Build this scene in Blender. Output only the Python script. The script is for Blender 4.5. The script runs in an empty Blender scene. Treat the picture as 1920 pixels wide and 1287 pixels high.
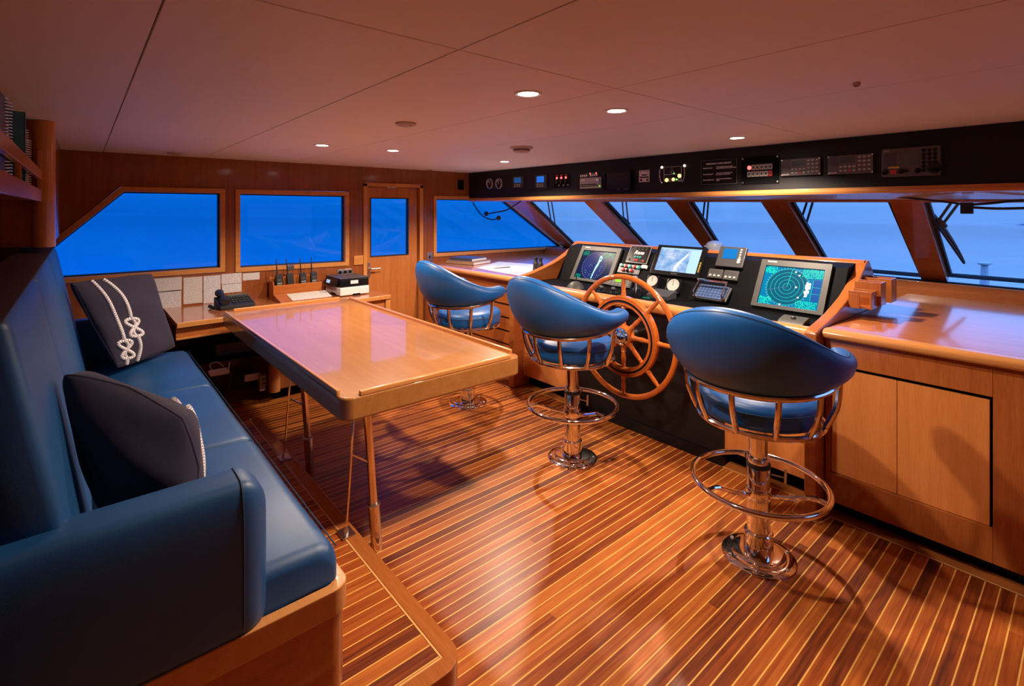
import bpy, bmesh, math, random
from mathutils import Vector, Matrix
PI = math.pi
random.seed(7)
scene = bpy.context.scene
COL = scene.collection

# ------------------------------------------------------------------ measuring helpers
# room axes: X forward (bow), Y to port, Z up; the camera stands at (0, 0, 1.6) and looks level
FPX, CX, HY, EYE = 950.0, 960.0, 393.0, 1.6
TH = math.atan(FPX / 810.0)
S_, C_ = math.sin(TH), math.cos(TH)
def at(px, py, X=None, Y=None, Z=None):
    u = (px - CX) / FPX; v = (HY - py) / FPX
    r = (C_ + u * S_, S_ - u * C_, v)
    if X is not None: d = X / r[0]
    elif Y is not None: d = Y / r[1]
    else: d = (Z - EYE) / r[2]
    return Vector((r[0] * d, r[1] * d, r[2] * d + EYE))

# ------------------------------------------------------------------ materials
def new_mat(name):
    m = bpy.data.materials.new(name); m.use_nodes = True
    nt = m.node_tree
    return m, nt, nt.nodes['Principled BSDF']
def N(nt, typ, **kw):
    n = nt.nodes.new(typ)
    for k, v in kw.items(): setattr(n, k, v)
    return n
def plain(name, col, rough=0.5, metal=0.0, coat=0.0, emit=None, estr=0.0, bump=0.0, bscale=200, spec=None, coat_rough=0.06):
    m, nt, b = new_mat(name)
    b.inputs['Base Color'].default_value = (*col, 1)
    b.inputs['Roughness'].default_value = rough
    b.inputs['Metallic'].default_value = metal
    b.inputs['Coat Weight'].default_value = coat
    b.inputs['Coat Roughness'].default_value = coat_rough
    if spec is not None: b.inputs['Specular IOR Level'].default_value = spec
    if emit:
        b.inputs['Emission Color'].default_value = (*emit, 1); b.inputs['Emission Strength'].default_value = estr
    if bump:
        tc = N(nt, 'ShaderNodeTexCoord'); no = N(nt, 'ShaderNodeTexNoise')
        no.inputs['Scale'].default_value = bscale; no.inputs['Detail'].default_value = 3
        bp = N(nt, 'ShaderNodeBump'); bp.inputs['Strength'].default_value = bump; bp.inputs['Distance'].default_value = 0.002
        nt.links.new(tc.outputs['Object'], no.inputs['Vector']); nt.links.new(no.outputs['Fac'], bp.inputs['Height'])
        nt.links.new(bp.outputs['Normal'], b.inputs['Normal'])
    return m
def ramp(nt, stops):
    r = N(nt, 'ShaderNodeValToRGB')
    el = r.color_ramp.elements
    while len(el) < len(stops): el.new(0.5)
    for e, (p, c) in zip(el, stops): e.position = p; e.color = (*c, 1)
    return r
def wood(name, axis, light, dark, rough=0.3, coat=0.6, coat_rough=0.08, fine=1.0):
    m, nt, b = new_mat(name); L = nt.links.new
    tc = N(nt, 'ShaderNodeTexCoord'); mp = N(nt, 'ShaderNodeMapping')
    sc = [26 * fine] * 3; sc['xyz'.index(axis)] = 1.3 * fine
    mp.inputs['Scale'].default_value = sc
    L(tc.outputs['Object'], mp.inputs['Vector'])
    n1 = N(nt, 'ShaderNodeTexNoise'); n1.inputs['Scale'].default_value = 1.0; n1.inputs['Detail'].default_value = 5; n1.inputs['Roughness'].default_value = 0.6
    L(mp.outputs['Vector'], n1.inputs['Vector'])
    mp2 = N(nt, 'ShaderNodeMapping'); sc2 = [260 * fine] * 3; sc2['xyz'.index(axis)] = 14 * fine
    mp2.inputs['Scale'].default_value = sc2; L(tc.outputs['Object'], mp2.inputs['Vector'])
    n2 = N(nt, 'ShaderNodeTexNoise'); n2.inputs['Scale'].default_value = 1.0; n2.inputs['Detail'].default_value = 2
    L(mp2.outputs['Vector'], n2.inputs['Vector'])
    mx = N(nt, 'ShaderNodeMath', operation='MULTIPLY_ADD'); mx.inputs[1].default_value = 0.45
    mm = N(nt, 'ShaderNodeMath', operation='MULTIPLY'); mm.inputs[1].default_value = 0.55
    L(n1.outputs['Fac'], mm.inputs[0]); L(n2.outputs['Fac'], mx.inputs[0]); L(mm.outputs[0], mx.inputs[2])
    r = ramp(nt, [(0.30, dark), (0.68, light)])
    L(mx.outputs[0], r.inputs['Fac']); L(r.outputs['Color'], b.inputs['Base Color'])
    b.inputs['Roughness'].default_value = rough; b.inputs['Specular IOR Level'].default_value = 0.15
    b.inputs['Coat Weight'].default_value = coat; b.inputs['Coat Roughness'].default_value = coat_rough
    return m
def planks(name, pitch, line, bright=1.0, off=0.0):
    """teak strips running along X with pale holly lines between them"""
    m, nt, b = new_mat(name); L = nt.links.new
    tc = N(nt, 'ShaderNodeTexCoord'); sp = N(nt, 'ShaderNodeSeparateXYZ'); L(tc.outputs['Object'], sp.inputs[0])
    def mth(op, a, bb=None, c=None):
        n = N(nt, 'ShaderNodeMath', operation=op)
        for i, v in enumerate((a, bb, c)):
            if v is None: continue
            if isinstance(v, (int, float)): n.inputs[i].default_value = v
            else: L(v, n.inputs[i])
        return n.outputs[0]
    y = mth('MULTIPLY_ADD', sp.outputs['Y'], 1.0 / pitch, off)
    fr = mth('FRACT', y); idx = mth('FLOOR', y)
    wn = N(nt, 'ShaderNodeTexWhiteNoise', noise_dimensions='1D'); L(idx, wn.inputs['W'])
    xs = mth('MULTIPLY_ADD', wn.outputs['Value'], 7.3, mth('MULTIPLY', sp.outputs['X'], 0.36))
    seg = mth('FLOOR', xs)
    cmb = N(nt, 'ShaderNodeCombineXYZ'); L(idx, cmb.inputs[0]); L(seg, cmb.inputs[1])
    w2 = N(nt, 'ShaderNodeTexWhiteNoise', noise_dimensions='2D'); L(cmb.outputs[0], w2.inputs['Vector'])
    # grain
    cg = N(nt, 'ShaderNodeCombineXYZ'); L(mth('MULTIPLY', sp.outputs['X'], 3.0), cg.inputs[0]); L(mth('MULTIPLY', sp.outputs['Y'], 70.0), cg.inputs[1]); L(mth('MULTIPLY', w2.outputs['Value'], 31.0), cg.inputs[2])
    ng = N(nt, 'ShaderNodeTexNoise'); ng.inputs['Scale'].default_value = 1.0; ng.inputs['Detail'].default_value = 5; ng.inputs['Distortion'].default_value = 0.6
    L(cg.outputs[0], ng.inputs['Vector'])
    t = mth('MULTIPLY_ADD', ng.outputs['Fac'], 0.75, mth('MULTIPLY', w2.outputs['Value'], 0.44))
    k = bright
    r = ramp(nt, [(0.30, (0.090 * k, 0.017 * k, 0.005 * k)), (0.58, (0.31 * k, 0.062 * k, 0.010 * k)), (0.92, (0.56 * k, 0.168 * k, 0.029 * k))])
    L(t, r.inputs['Fac'])
    isl = mth('LESS_THAN', fr, line)
    mix = N(nt, 'ShaderNodeMix', data_type='RGBA'); L(isl, mix.inputs['Factor'])
    L(r.outputs['Color'], mix.inputs['A']); mix.inputs['B'].default_value = (0.84, 0.47, 0.11, 1)
    L(mix.outputs['Result'], b.inputs['Base Color'])
    b.inputs['Roughness'].default_value = 0.45; b.inputs['Coat Weight'].default_value = 0.2; b.inputs['Coat Roughness'].default_value = 0.28; b.inputs['Specular IOR Level'].default_value = 0.3
    return m
def leather(name, col, rough=0.42):
    m, nt, b = new_mat(name); L = nt.links.new
    tc = N(nt, 'ShaderNodeTexCoord')
    vo = N(nt, 'ShaderNodeTexNoise'); vo.inputs['Scale'].default_value = 380; vo.inputs['Detail'].default_value = 2
    big = N(nt, 'ShaderNodeTexNoise'); big.inputs['Scale'].default_value = 6; big.inputs['Detail'].default_value = 3
    L(tc.outputs['Object'], vo.inputs['Vector']); L(tc.outputs['Object'], big.inputs['Vector'])
    r = ramp(nt, [(0.3, tuple(c * 0.86 for c in col)), (0.7, tuple(c * 1.1 for c in col))]); L(big.outputs['Fac'], r.inputs['Fac'])
    L(r.outputs['Color'], b.inputs['Base Color'])
    bp = N(nt, 'ShaderNodeBump'); bp.inputs['Strength'].default_value = 0.12; bp.inputs['Distance'].default_value = 0.002
    L(vo.outputs['Fac'], bp.inputs['Height']); L(bp.outputs['Normal'], b.inputs['Normal'])
    b.inputs['Roughness'].default_value = rough
    return m
def fabric(name, col):
    m, nt, b = new_mat(name); L = nt.links.new
    tc = N(nt, 'ShaderNodeTexCoord'); n1 = N(nt, 'ShaderNodeTexNoise'); n1.inputs['Scale'].default_value = 600
    n2 = N(nt, 'ShaderNodeTexNoise'); n2.inputs['Scale'].default_value = 9; n2.inputs['Detail'].default_value = 4
    L(tc.outputs['Object'], n1.inputs['Vector']); L(tc.outputs['Object'], n2.inputs['Vector'])
    r = ramp(nt, [(0.3, tuple(c * 0.8 for c in col)), (0.7, tuple(c * 1.15 for c in col))]); L(n1.outputs['Fac'], r.inputs['Fac'])
    L(r.outputs['Color'], b.inputs['Base Color'])
    bp = N(nt, 'ShaderNodeBump'); bp.inputs['Strength'].default_value = 0.35; bp.inputs['Distance'].default_value = 0.012
    L(n2.outputs['Fac'], bp.inputs['Height']); L(bp.outputs['Normal'], b.inputs['Normal'])
    b.inputs['Roughness'].default_value = 0.9; b.inputs['Sheen Weight'].default_value = 0.08
    return m
def printed(name, paper, ink, pitch=0.012, axes='XZ', thr=0.47, wscale=90):
    """paper with rows of illegible print"""
    m, nt, b = new_mat(name); L = nt.links.new
    tc = N(nt, 'ShaderNodeTexCoord'); sp = N(nt, 'ShaderNodeSeparateXYZ'); L(tc.outputs['Object'], sp.inputs[0])
    u, v = sp.outputs[axes[0]], sp.outputs[axes[1]]
    a = N(nt, 'ShaderNodeMath', operation='MULTIPLY'); a.inputs[1].default_value = 1 / pitch; L(v, a.inputs[0])
    fr = N(nt, 'ShaderNodeMath', operation='FRACT'); L(a.outputs[0], fr.inputs[0])
    lt = N(nt, 'ShaderNodeMath', operation='LESS_THAN'); lt.inputs[1].default_value = 0.36; L(fr.outputs[0], lt.inputs[0])
    fl = N(nt, 'ShaderNodeMath', operation='FLOOR'); L(a.outputs[0], fl.inputs[0])
    c = N(nt, 'ShaderNodeCombineXYZ'); L(fl.outputs[0], c.inputs[1])
    us = N(nt, 'ShaderNodeMath', operation='MULTIPLY'); us.inputs[1].default_value = wscale; L(u, us.inputs[0]); L(us.outputs[0], c.inputs[0])
    no = N(nt, 'ShaderNodeTexNoise'); no.inputs['Scale'].default_value = 1; no.inputs['Detail'].default_value = 2; L(c.outputs[0], no.inputs['Vector'])
    g = N(nt, 'ShaderNodeMath', operation='GREATER_THAN'); g.inputs[1].default_value = thr; L(no.outputs['Fac'], g.inputs[0])
    an = N(nt, 'ShaderNodeMath', operation='MULTIPLY'); L(g.outputs[0], an.inputs[0]); L(lt.outputs[0], an.inputs[1])
    mix = N(nt, 'ShaderNodeMix', data_type='RGBA'); L(an.outputs[0], mix.inputs['Factor'])
    mix.inputs['A'].default_value = (*paper, 1); mix.inputs['B'].default_value = (*ink, 1)
    L(mix.outputs['Result'], b.inputs['Base Color']); b.inputs['Roughness'].default_value = 0.6
    return m
def glass(name, tint):
    m = bpy.data.materials.new(name); m.use_nodes = True; nt = m.node_tree; nt.nodes.clear(); L = nt.links.new
    o = N(nt, 'ShaderNodeOutputMaterial'); t = N(nt, 'ShaderNodeBsdfTransparent'); t.inputs[0].default_value = (*tint, 1)
    g = N(nt, 'ShaderNodeBsdfGlossy'); g.inputs['Roughness'].default_value = 0.0
    f = N(nt, 'ShaderNodeFresnel'); f.inputs['IOR'].default_value = 1.35
    mx = N(nt, 'ShaderNodeMixShader'); ge = N(nt, 'ShaderNodeNewGeometry'); mu = N(nt, 'ShaderNodeMath', operation='MULTIPLY'); iv = N(nt, 'ShaderNodeMath', operation='SUBTRACT'); iv.inputs[0].default_value = 1.0
    L(ge.outputs['Backfacing'], iv.inputs[1]); L(f.outputs[0], mu.inputs[0]); L(iv.outputs[0], mu.inputs[1]); L(mu.outputs[0], mx.inputs[0]); L(t.outputs[0], mx.inputs[1]); L(g.outputs[0], mx.inputs[2]); L(mx.outputs[0], o.inputs[0])
    return m
def glow(name, col, strength=1.0):
    m, nt, b = new_mat(name)
    b.inputs['Base Color'].default_value = (*[c * 0.2 for c in col], 1); b.inputs['Roughness'].default_value = 0.25; b.inputs['Specular IOR Level'].default_value = 0.03
    b.inputs['Emission Color'].default_value = (*col, 1); b.inputs['Emission Strength'].default_value = strength
    return m

ORL, ORD = (0.46, 0.148, 0.038), (0.30, 0.076, 0.017)
M = {}
for ax in 'xyz':
    M['wood_' + ax] = wood('varnished_cherry_' + ax, ax, ORL, ORD)
    M['trim_' + ax] = wood('varnished_trim_' + ax, ax, (0.62, 0.28, 0.085), (0.48, 0.18, 0.048))
M['wall'] = wood('wall_veneer', 'z', (0.31, 0.096, 0.029), (0.175, 0.042, 0.012), 0.3, 0.7, 0.1)
_nt = M['wall'].node_tree; _b = _nt.nodes['Principled BSDF']
_tc = N(_nt, 'ShaderNodeTexCoord'); _mp = N(_nt, 'ShaderNodeMapping'); _mp.inputs['Scale'].default_value = (70, 70, 16)
_no = N(_nt, 'ShaderNodeTexNoise'); _no.inputs['Scale'].default_value = 1.0; _no.inputs['Detail'].default_value = 2
_bp = N(_nt, 'ShaderNodeBump'); _bp.inputs['Strength'].default_value = 0.25; _bp.inputs['Distance'].default_value = 0.001
_nt.links.new(_tc.outputs['Object'], _mp.inputs['Vector']); _nt.links.new(_mp.outputs[0], _no.inputs['Vector']); _nt.links.new(_no.outputs['Fac'], _bp.inputs['Height'])
_nt.links.new(_bp.outputs['Normal'], _b.inputs['Coat Normal'])
M['table'] = wood('table_veneer', 'y', (0.41, 0.178, 0.050), (0.30, 0.112, 0.026), 0.35, 0.6, 0.05)
M['counter'] = wood('counter_veneer', 'y', (0.45, 0.155, 0.045), (0.33, 0.095, 0.025), 0.3, 1.0, 0.13)
M['counter'].node_tree.nodes['Principled BSDF'].inputs['Coat IOR'].default_value = 1.9
M['door'] = wood('door_veneer', 'z', (0.50, 0.19, 0.055), (0.36, 0.11, 0.028))
M['cabinet'] = wood('cabinet_door_veneer', 'z', (0.71, 0.275, 0.080), (0.56, 0.185, 0.046))
M['wheelwood'] = wood('varnished_wheel_wood', 'x', (0.56, 0.14, 0.022), (0.40, 0.085, 0.012), 0.25, 1.0, 0.05)
M['teak'] = planks('teak_floor_strips', 0.0478, 0.10)
M['teak_step'] = planks('teak_platform_strips', 0.0560, 0.085, 1.0, 0.35)
M['edge_teak'] = wood('platform_edge_wood', 'y', (0.50, 0.17, 0.040), (0.34, 0.09, 0.02))
M['holly'] = plain('pale_inlay', (0.74, 0.42, 0.14), 0.4)
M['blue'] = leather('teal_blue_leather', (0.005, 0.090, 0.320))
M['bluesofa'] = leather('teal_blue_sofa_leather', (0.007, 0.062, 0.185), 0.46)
M['seam'] = plain('dark_blue_stitching', (0.008, 0.035, 0.08), 0.7)
M['darkleather'] = leather('dark_brown_leather', (0.014, 0.010, 0.011), 0.45)
M['navy'] = fabric('navy_cotton', (0.019, 0.013, 0.036))
M['rope'] = plain('white_embroidered_rope', (0.85, 0.80, 0.80), 0.8)
M['chrome'] = plain('polished_chrome', (0.86, 0.84, 0.83), 0.06, 1.0)
M['ropeshade'] = plain('grey_violet_thread', (0.22, 0.18, 0.22), 0.8)
M['steel'] = plain('brushed_steel', (0.62, 0.60, 0.58), 0.28, 1.0)
M['copper'] = plain('warm_chrome_tube', (0.74, 0.65, 0.59), 0.12, 1.0)
M['black'] = plain('matt_black_panel', (0.0035, 0.0035, 0.005), 0.6, bump=0.15, bscale=700, spec=0.06)
M['blackvinyl'] = plain('black_textured_vinyl', (0.010, 0.008, 0.010), 0.45, bump=0.35, bscale=420, spec=0.28)
M['gloss'] = plain('glossy_black', (0.006, 0.006, 0.008), 0.2, spec=0.3)
M['rubber'] = plain('black_rubber', (0.012, 0.012, 0.014), 0.6)
M['dgrey'] = plain('dark_grey_plastic', (0.045, 0.045, 0.05), 0.4)
M['mgrey'] = plain('mid_grey_plastic', (0.062, 0.062, 0.061), 0.45, spec=0.25)
M['radio'] = plain('warm_grey_radio_case', (0.10, 0.085, 0.09), 0.38)
M['lgrey'] = plain('light_grey_plastic', (0.42, 0.42, 0.41), 0.4)
M['white'] = plain('white_plastic', (0.72, 0.71, 0.70), 0.4)
M['ceil'] = plain('pale_ceiling_vinyl', (0.82, 0.81, 0.86), 0.55, bump=0.04, bscale=300)
M['ceilgap'] = plain('dark_ceiling_gap', (0.10, 0.06, 0.05), 0.8)
M['glass'] = glass('clear_windshield_glass', (0.97, 0.97, 0.97))
M['tint'] = glass('blue_tinted_side_glass', (0.015, 0.60, 0.82))
M['dialface'] = plain('ivory_dial', (0.42, 0.40, 0.38), 0.5)
M['domepale'] = plain('pale_blue_dome', (0.36, 0.42, 0.52), 0.35)
M['paper'] = plain('white_paper', (0.72, 0.69, 0.68), 0.7)
M['print'] = printed('printed_sheet', (0.64, 0.60, 0.60), (0.38, 0.35, 0.37), 0.0125, 'XZ', 0.44, 110)
M['print2'] = printed('printed_table_sheet', (0.62, 0.60, 0.63), (0.38, 0.37, 0.42), 0.011, 'XZ', 0.47, 45)
M['desknote'] = printed('printed_desk_sheet', (0.66, 0.62, 0.52), (0.34, 0.32, 0.28), 0.016, 'XY', 0.45, 90)
M['redled'] = glow('red_lamp', (1.0, 0.06, 0.05), 6)
M['amber'] = glow('amber_lamp', (1.0, 0.55, 0.10), 5)
M['greenled'] = glow('green_lamp', (0.15, 0.9, 0.1), 2)
M['whiteled'] = glow('warm_white_lamp', (1.0, 0.75, 0.5), 6)
M['lamp'] = glow('downlight_lens', (1.0, 0.88, 0.74), 45)
M['whitetext'] = plain('white_lettering', (0.95, 0.95, 0.95), 0.5, emit=(0.8, 0.8, 0.8), estr=0.0)
M['red'] = plain('red_button', (0.55, 0.03, 0.04), 0.35)
M['teal'] = plain('teal_button', (0.02, 0.35, 0.33), 0.35)
M['yellow'] = plain('yellow_label', (0.65, 0.42, 0.05), 0.5)

# ------------------------------------------------------------------ mesh builder
ORIGIN = {}
class Fr:
    """local frame: p(u, v, w) = o + u*x + v*y + w*z"""
    def __init__(s, o, x, y, z=None):
        s.o = Vector(o); s.x = Vector(x).normalized(); s.y = Vector(y).normalized()
        s.z = Vector(z).normalized() if z is not None else s.x.cross(s.y).normalized()
    def p(s, u, v, w=0.0): return s.o + s.x * u + s.y * v + s.z * w
    def at(s, u, v, w=0.0): return Fr(s.p(u, v, w), s.x, s.y, s.z)
    def rot(s, a):
        c, q = math.cos(a), math.sin(a)
        return Fr(s.o, s.x * c + s.y * q, s.y * c - s.x * q, s.z)
WORLD = Fr((0, 0, 0), (1, 0, 0), (0, 1, 0), (0, 0, 1))
class MB:
    def __init__(s): s.v = []; s.f = []; s.mi = []; s.m = 0; s.mats = []
    def mat(s, m):
        m = M[m] if isinstance(m, str) else m
        if m not in s.mats: s.mats.append(m)
        s.m = s.mats.index(m); return s
    def add(s, vs, fs):
        b = len(s.v); s.v += [Vector(v) for v in vs]
        for f in fs: s.f.append([b + i for i in f]); s.mi.append(s.m)
        return s
    def fbox(s, F, u0, u1, v0, v1, w0, w1):
        vs = [F.p(u, v, w) for w in (w0, w1) for v in (v0, v1) for u in (u0, u1)]
        return s.add(vs, [(0, 2, 3, 1), (4, 5, 7, 6), (0, 1, 5, 4), (2, 6, 7, 3), (0, 4, 6, 2), (1, 3, 7, 5)])
    def box(s, x0, x1, y0, y1, z0, z1): return s.fbox(WORLD, x0, x1, y0, y1, z0, z1)
    def prism(s, F, poly, w0, w1):
        n = len(poly)
        vs = [F.p(u, v, w0) for u, v in poly] + [F.p(u, v, w1) for u, v in poly]
        fs = [list(range(n))[::-1], list(range(n, 2 * n))] + [(i, (i + 1) % n, n + (i + 1) % n, n + i) for i in range(n)]
        return s.add(vs, fs)
    def ringprism(s, F, outer, inner, w0, w1):
        n = len(outer)
        vs = [F.p(u, v, w) for w in (w0, w1) for P in (outer, inner) for u, v in P]
        fs = []
        for i in range(n):
            j = (i + 1) % n
            fs += [(2 * n + i, 2 * n + j, 3 * n + j, 3 * n + i), (i, n + i, n + j, j), (i, j, 2 * n + j, 2 * n + i), (n + i, 3 * n + i, 3 * n + j, n + j)]
        return s.add(vs, fs)
    def lathe(s, F, prof, n=24, a0=0.0, a1=2 * PI, cap=True):
        """prof: (radius, height) along F.z"""
        vs = []; fs = []; full = abs(a1 - a0 - 2 * PI) < 1e-6; k = n if full else n + 1
        for r, h in prof:
            for i in range(k):
                a = a0 + (a1 - a0) * i / n
                vs.append(F.p(r * math.cos(a), r * math.sin(a), h))
        for j in range(len(prof) - 1):
            for i in range(n):
                i2 = (i + 1) % k
                fs.append((j * k + i, j * k + i2, (j + 1) * k + i2, (j + 1) * k + i))
        if full and cap:
            if prof[0][0] > 1e-5: fs.append([i for i in range(k)][::-1])
            if prof[-1][0] > 1e-5: fs.append([(len(prof) - 1) * k + i for i in range(k)])
        return s.add(vs, fs)
    def cyl(s, F, r, h0, h1, n=20): return s.lathe(F, [(r, h0), (r, h1)], n)
    def tube(s, pts, r, n=10, closed=False, radii=None, caps=True, bands=None):
        pts = [Vector(p) for p in pts]; m = len(pts); vs = []; fs = []
        T = []
        for i in range(m):
            if closed: t = pts[(i + 1) % m] - pts[i - 1]
            else: t = pts[min(i + 1, m - 1)] - pts[max(i - 1, 0)]
            T.append(t.normalized())
        up = Vector((0, 0, 1)) if abs(T[0].z) < 0.9 else Vector((1, 0, 0))
        nrm = (up - T[0] * up.dot(T[0])).normalized()
        for i in range(m):
            nrm = (nrm - T[i] * nrm.dot(T[i]))
            if nrm.length < 1e-6: nrm = T[i].orthogonal()
            nrm.normalize(); bi = T[i].cross(nrm)
            rr = radii[i] if radii else r
            for j in range(n):
                a = 2 * PI * j / n
                vs.append(pts[i] + (nrm * math.cos(a) + bi * math.sin(a)) * rr)
        for i in range(m if closed else m - 1):
            i2 = (i + 1) % m
            for j in range(n): fs.append((i * n + j, i * n + (j + 1) % n, i2 * n + (j + 1) % n, i2 * n + j))
        if caps and not closed:
            fs.append(list(range(n))[::-1]); fs.append([(m - 1) * n + j for j in range(n)])
        k0 = len(s.mi); s.add(vs, fs)
        if bands:
            for i in range((m - 1) * n):
                if ((i // n) + (i % n) * bands[1] // n) % bands[0] == 0: s.mi[k0 + i] = bands[2]
        return s
    def torus(s, F, R, r, n=48, k=10, a0=0, a1=2 * PI, sq=None):
        full = abs(a1 - a0 - 2 * PI) < 1e-6; c = n if full else n + 1
        return s.tube([F.p(R * math.cos(a0 + (a1 - a0) * i / n), R * math.sin(a0 + (a1 - a0) * i / n)) for i in range(c)], r, k, full)
    def grid(s, fn, nu, nv, cu=False, cv=False):
        vs = [fn(i / (nu if cu else nu - 1), j / (nv if cv else nv - 1)) for i in range(nu) for j in range(nv)]
        fs = []
        for i in range(nu if cu else nu - 1):
            for j in range(nv if cv else nv - 1):
                i2, j2 = (i + 1) % nu, (j + 1) % nv
                fs.append((i * nv + j, i2 * nv + j, i2 * nv + j2, i * nv + j2))
        return s.add(vs, fs)
    def ball(s, F, rx, ry, rz, nu=20, nv=12):
        vs = [F.p(0, 0, -rz)]; fs = []
        for j in range(1, nv):
            b = -PI / 2 + PI * j / nv
            for i in range(nu):
                a = 2 * PI * i / nu
                vs.append(F.p(rx * math.cos(b) * math.cos(a), ry * math.cos(b) * math.sin(a), rz * math.sin(b)))
        vs.append(F.p(0, 0, rz)); t = len(vs) - 1
        for i in range(nu): fs.append((0, 1 + (i + 1) % nu, 1 + i))
        for j in range(nv - 2):
            for i in range(nu):
                a, b2 = 1 + j * nu + i, 1 + j * nu + (i + 1) % nu
                fs.append((a, b2, b2 + nu, a + nu))
        o = 1 + (nv - 2) * nu
        for i in range(nu): fs.append((o + i, o + (i + 1) % nu, t))
        return s.add(vs, fs)
    def build(s, name, mat=None, parent=None, bevel=0.0, seg=2, angle=35, sub=0, loc=None):
        if mat is not None and not s.mats: s.mats = [M[mat] if isinstance(mat, str) else mat]
        org = Vector(ORIGIN[parent.name]) if parent is not None else Vector(loc or (0, 0, 0))
        me = bpy.data.meshes.new(name)
        me.from_pydata([v - org for v in s.v], [], s.f)
        for m in s.mats: me.materials.append(m)
        me.polygons.foreach_set('material_index', s.mi)
        bm = bmesh.new(); bm.from_mesh(me)
        bmesh.ops.recalc_face_normals(bm, faces=bm.faces)
        if bevel:
            es = [e for e in bm.edges if len(e.link_faces) == 2 and e.calc_face_angle(0) > math.radians(30)]
            bmesh.ops.bevel(bm, geom=es, offset=bevel, segments=seg, affect='EDGES', profile=0.5, clamp_overlap=True)
        bm.to_mesh(me); bm.free()
        me.shade_smooth(); me.set_sharp_from_angle(angle=math.radians(angle))
        o = bpy.data.objects.new(name, me); COL.objects.link(o)
        if bevel and angle <= 60:
            wn = o.modifiers.new('weighted', 'WEIGHTED_NORMAL'); wn.keep_sharp = True; wn.weight = 80
        if sub:
            md = o.modifiers.new('sub', 'SUBSURF'); md.levels = sub; md.render_levels = sub
        if parent is not None: o.parent = parent
        elif loc: o.location = loc
        ORIGIN[o.name] = org
        return o
def tag(o, label, cat, group=None):
    o['label'] = label; o['category'] = cat
    if group: o['group'] = group
    return o
def thing(name, label, cat, loc=(0, 0, 0), group=None):
    o = bpy.data.objects.new(name, None); COL.objects.link(o); o.location = loc; o.empty_display_size = 0.05
    ORIGIN[o.name] = Vector(loc)
    return tag(o, label, cat, group)
def struct(o): o['kind'] = 'structure'; return o
def snode(name, loc=(0, 0, 0)):
    o = bpy.data.objects.new(name, None); COL.objects.link(o); o.location = loc; ORIGIN[o.name] = Vector(loc)
    return struct(o)
def bx(name, mat, parent, x0, x1, y0, y1, z0, z1, bevel=0.0, **k):
    return MB().box(x0, x1, y0, y1, z0, z1).build(name, mat, parent, bevel, **k)
def dup(root, loc, rz=0.0):
    r = root.copy(); COL.objects.link(r); r.location = loc; r.rotation_euler = (0, 0, rz)
    for ch in list(root.children):
        c = ch.copy(); COL.objects.link(c); c.parent = r
        for g in list(ch.children):
            d = g.copy(); COL.objects.link(d); d.parent = c
    return r
def text(name, body, F, u, v, size, mat, parent, align='LEFT', shear=0.0, w=0.0012, extr=0.0003):
    cu = bpy.data.curves.new(name, 'FONT'); cu.body = body; cu.size = size; cu.align_x = align; cu.align_y = 'CENTER'
    cu.extrude = extr; cu.shear = shear; cu.resolution_u = 2; cu.offset = size * 0.018
    cu.materials.append(M[mat] if isinstance(mat, str) else mat)
    tmp = bpy.data.objects.new(name + '_outline', cu); COL.objects.link(tmp)
    bpy.context.view_layer.update()
    me = bpy.data.meshes.new_from_object(tmp); bpy.data.objects.remove(tmp)
    org = Vector(ORIGIN[parent.name]); p = F.p(u, v, w) - org
    mt = Matrix((F.x, F.y, F.z)).transposed().to_4x4(); mt.translation = p
    me.transform(mt); me.name = name
    o = bpy.data.objects.new(name, me); COL.objects.link(o); o.parent = parent; ORIGIN[o.name] = org
    return o
def rrect(x0, x1, y0, y1, r, n=5):
    P = []
    for cx, cy, a in ((x1 - r, y1 - r, 0), (x0 + r, y1 - r, 90), (x0 + r, y0 + r, 180), (x1 - r, y0 + r, 270)):
        for i in range(n + 1):
            t = math.radians(a + 90 * i / n); P.append((cx + r * math.cos(t), cy + r * math.sin(t)))
    return P
def arc(F, R, a0, a1, n): return [F.p(R * math.cos(a0 + (a1 - a0) * i / n), R * math.sin(a0 + (a1 - a0) * i / n)) for i in range(n + 1)]
# ================================================================== THE SETTING
WY, CZ, XA, YS = 5.2, 2.06, -1.05, -0.85
struct(bx('floor', 'teak', None, XA, 5.3, YS, 5.3, -0.05, 0.0))

# ceiling: panels with narrow open joints under a dark backing
cb = MB().mat('ceil')
gx = [XA, 0.14, 0.83, 1.55, 2.27, 3.80]; gy = [YS, 1.21, 3.72, WY + 0.1]
for i in range(5):
    for j in range(3):
        if j and i in (3,): pass
        cb.box(gx[i] + 0.0022, gx[i + 1] - 0.0022, gy[j] + 0.0022, gy[j + 1] - 0.0022, CZ, CZ + 0.02)
cb.mat('ceilgap').box(XA, 4.2, YS, WY + 0.1, CZ + 0.021, CZ + 0.05)
struct(cb.build('ceiling', bevel=0.0012, seg=1))

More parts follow.
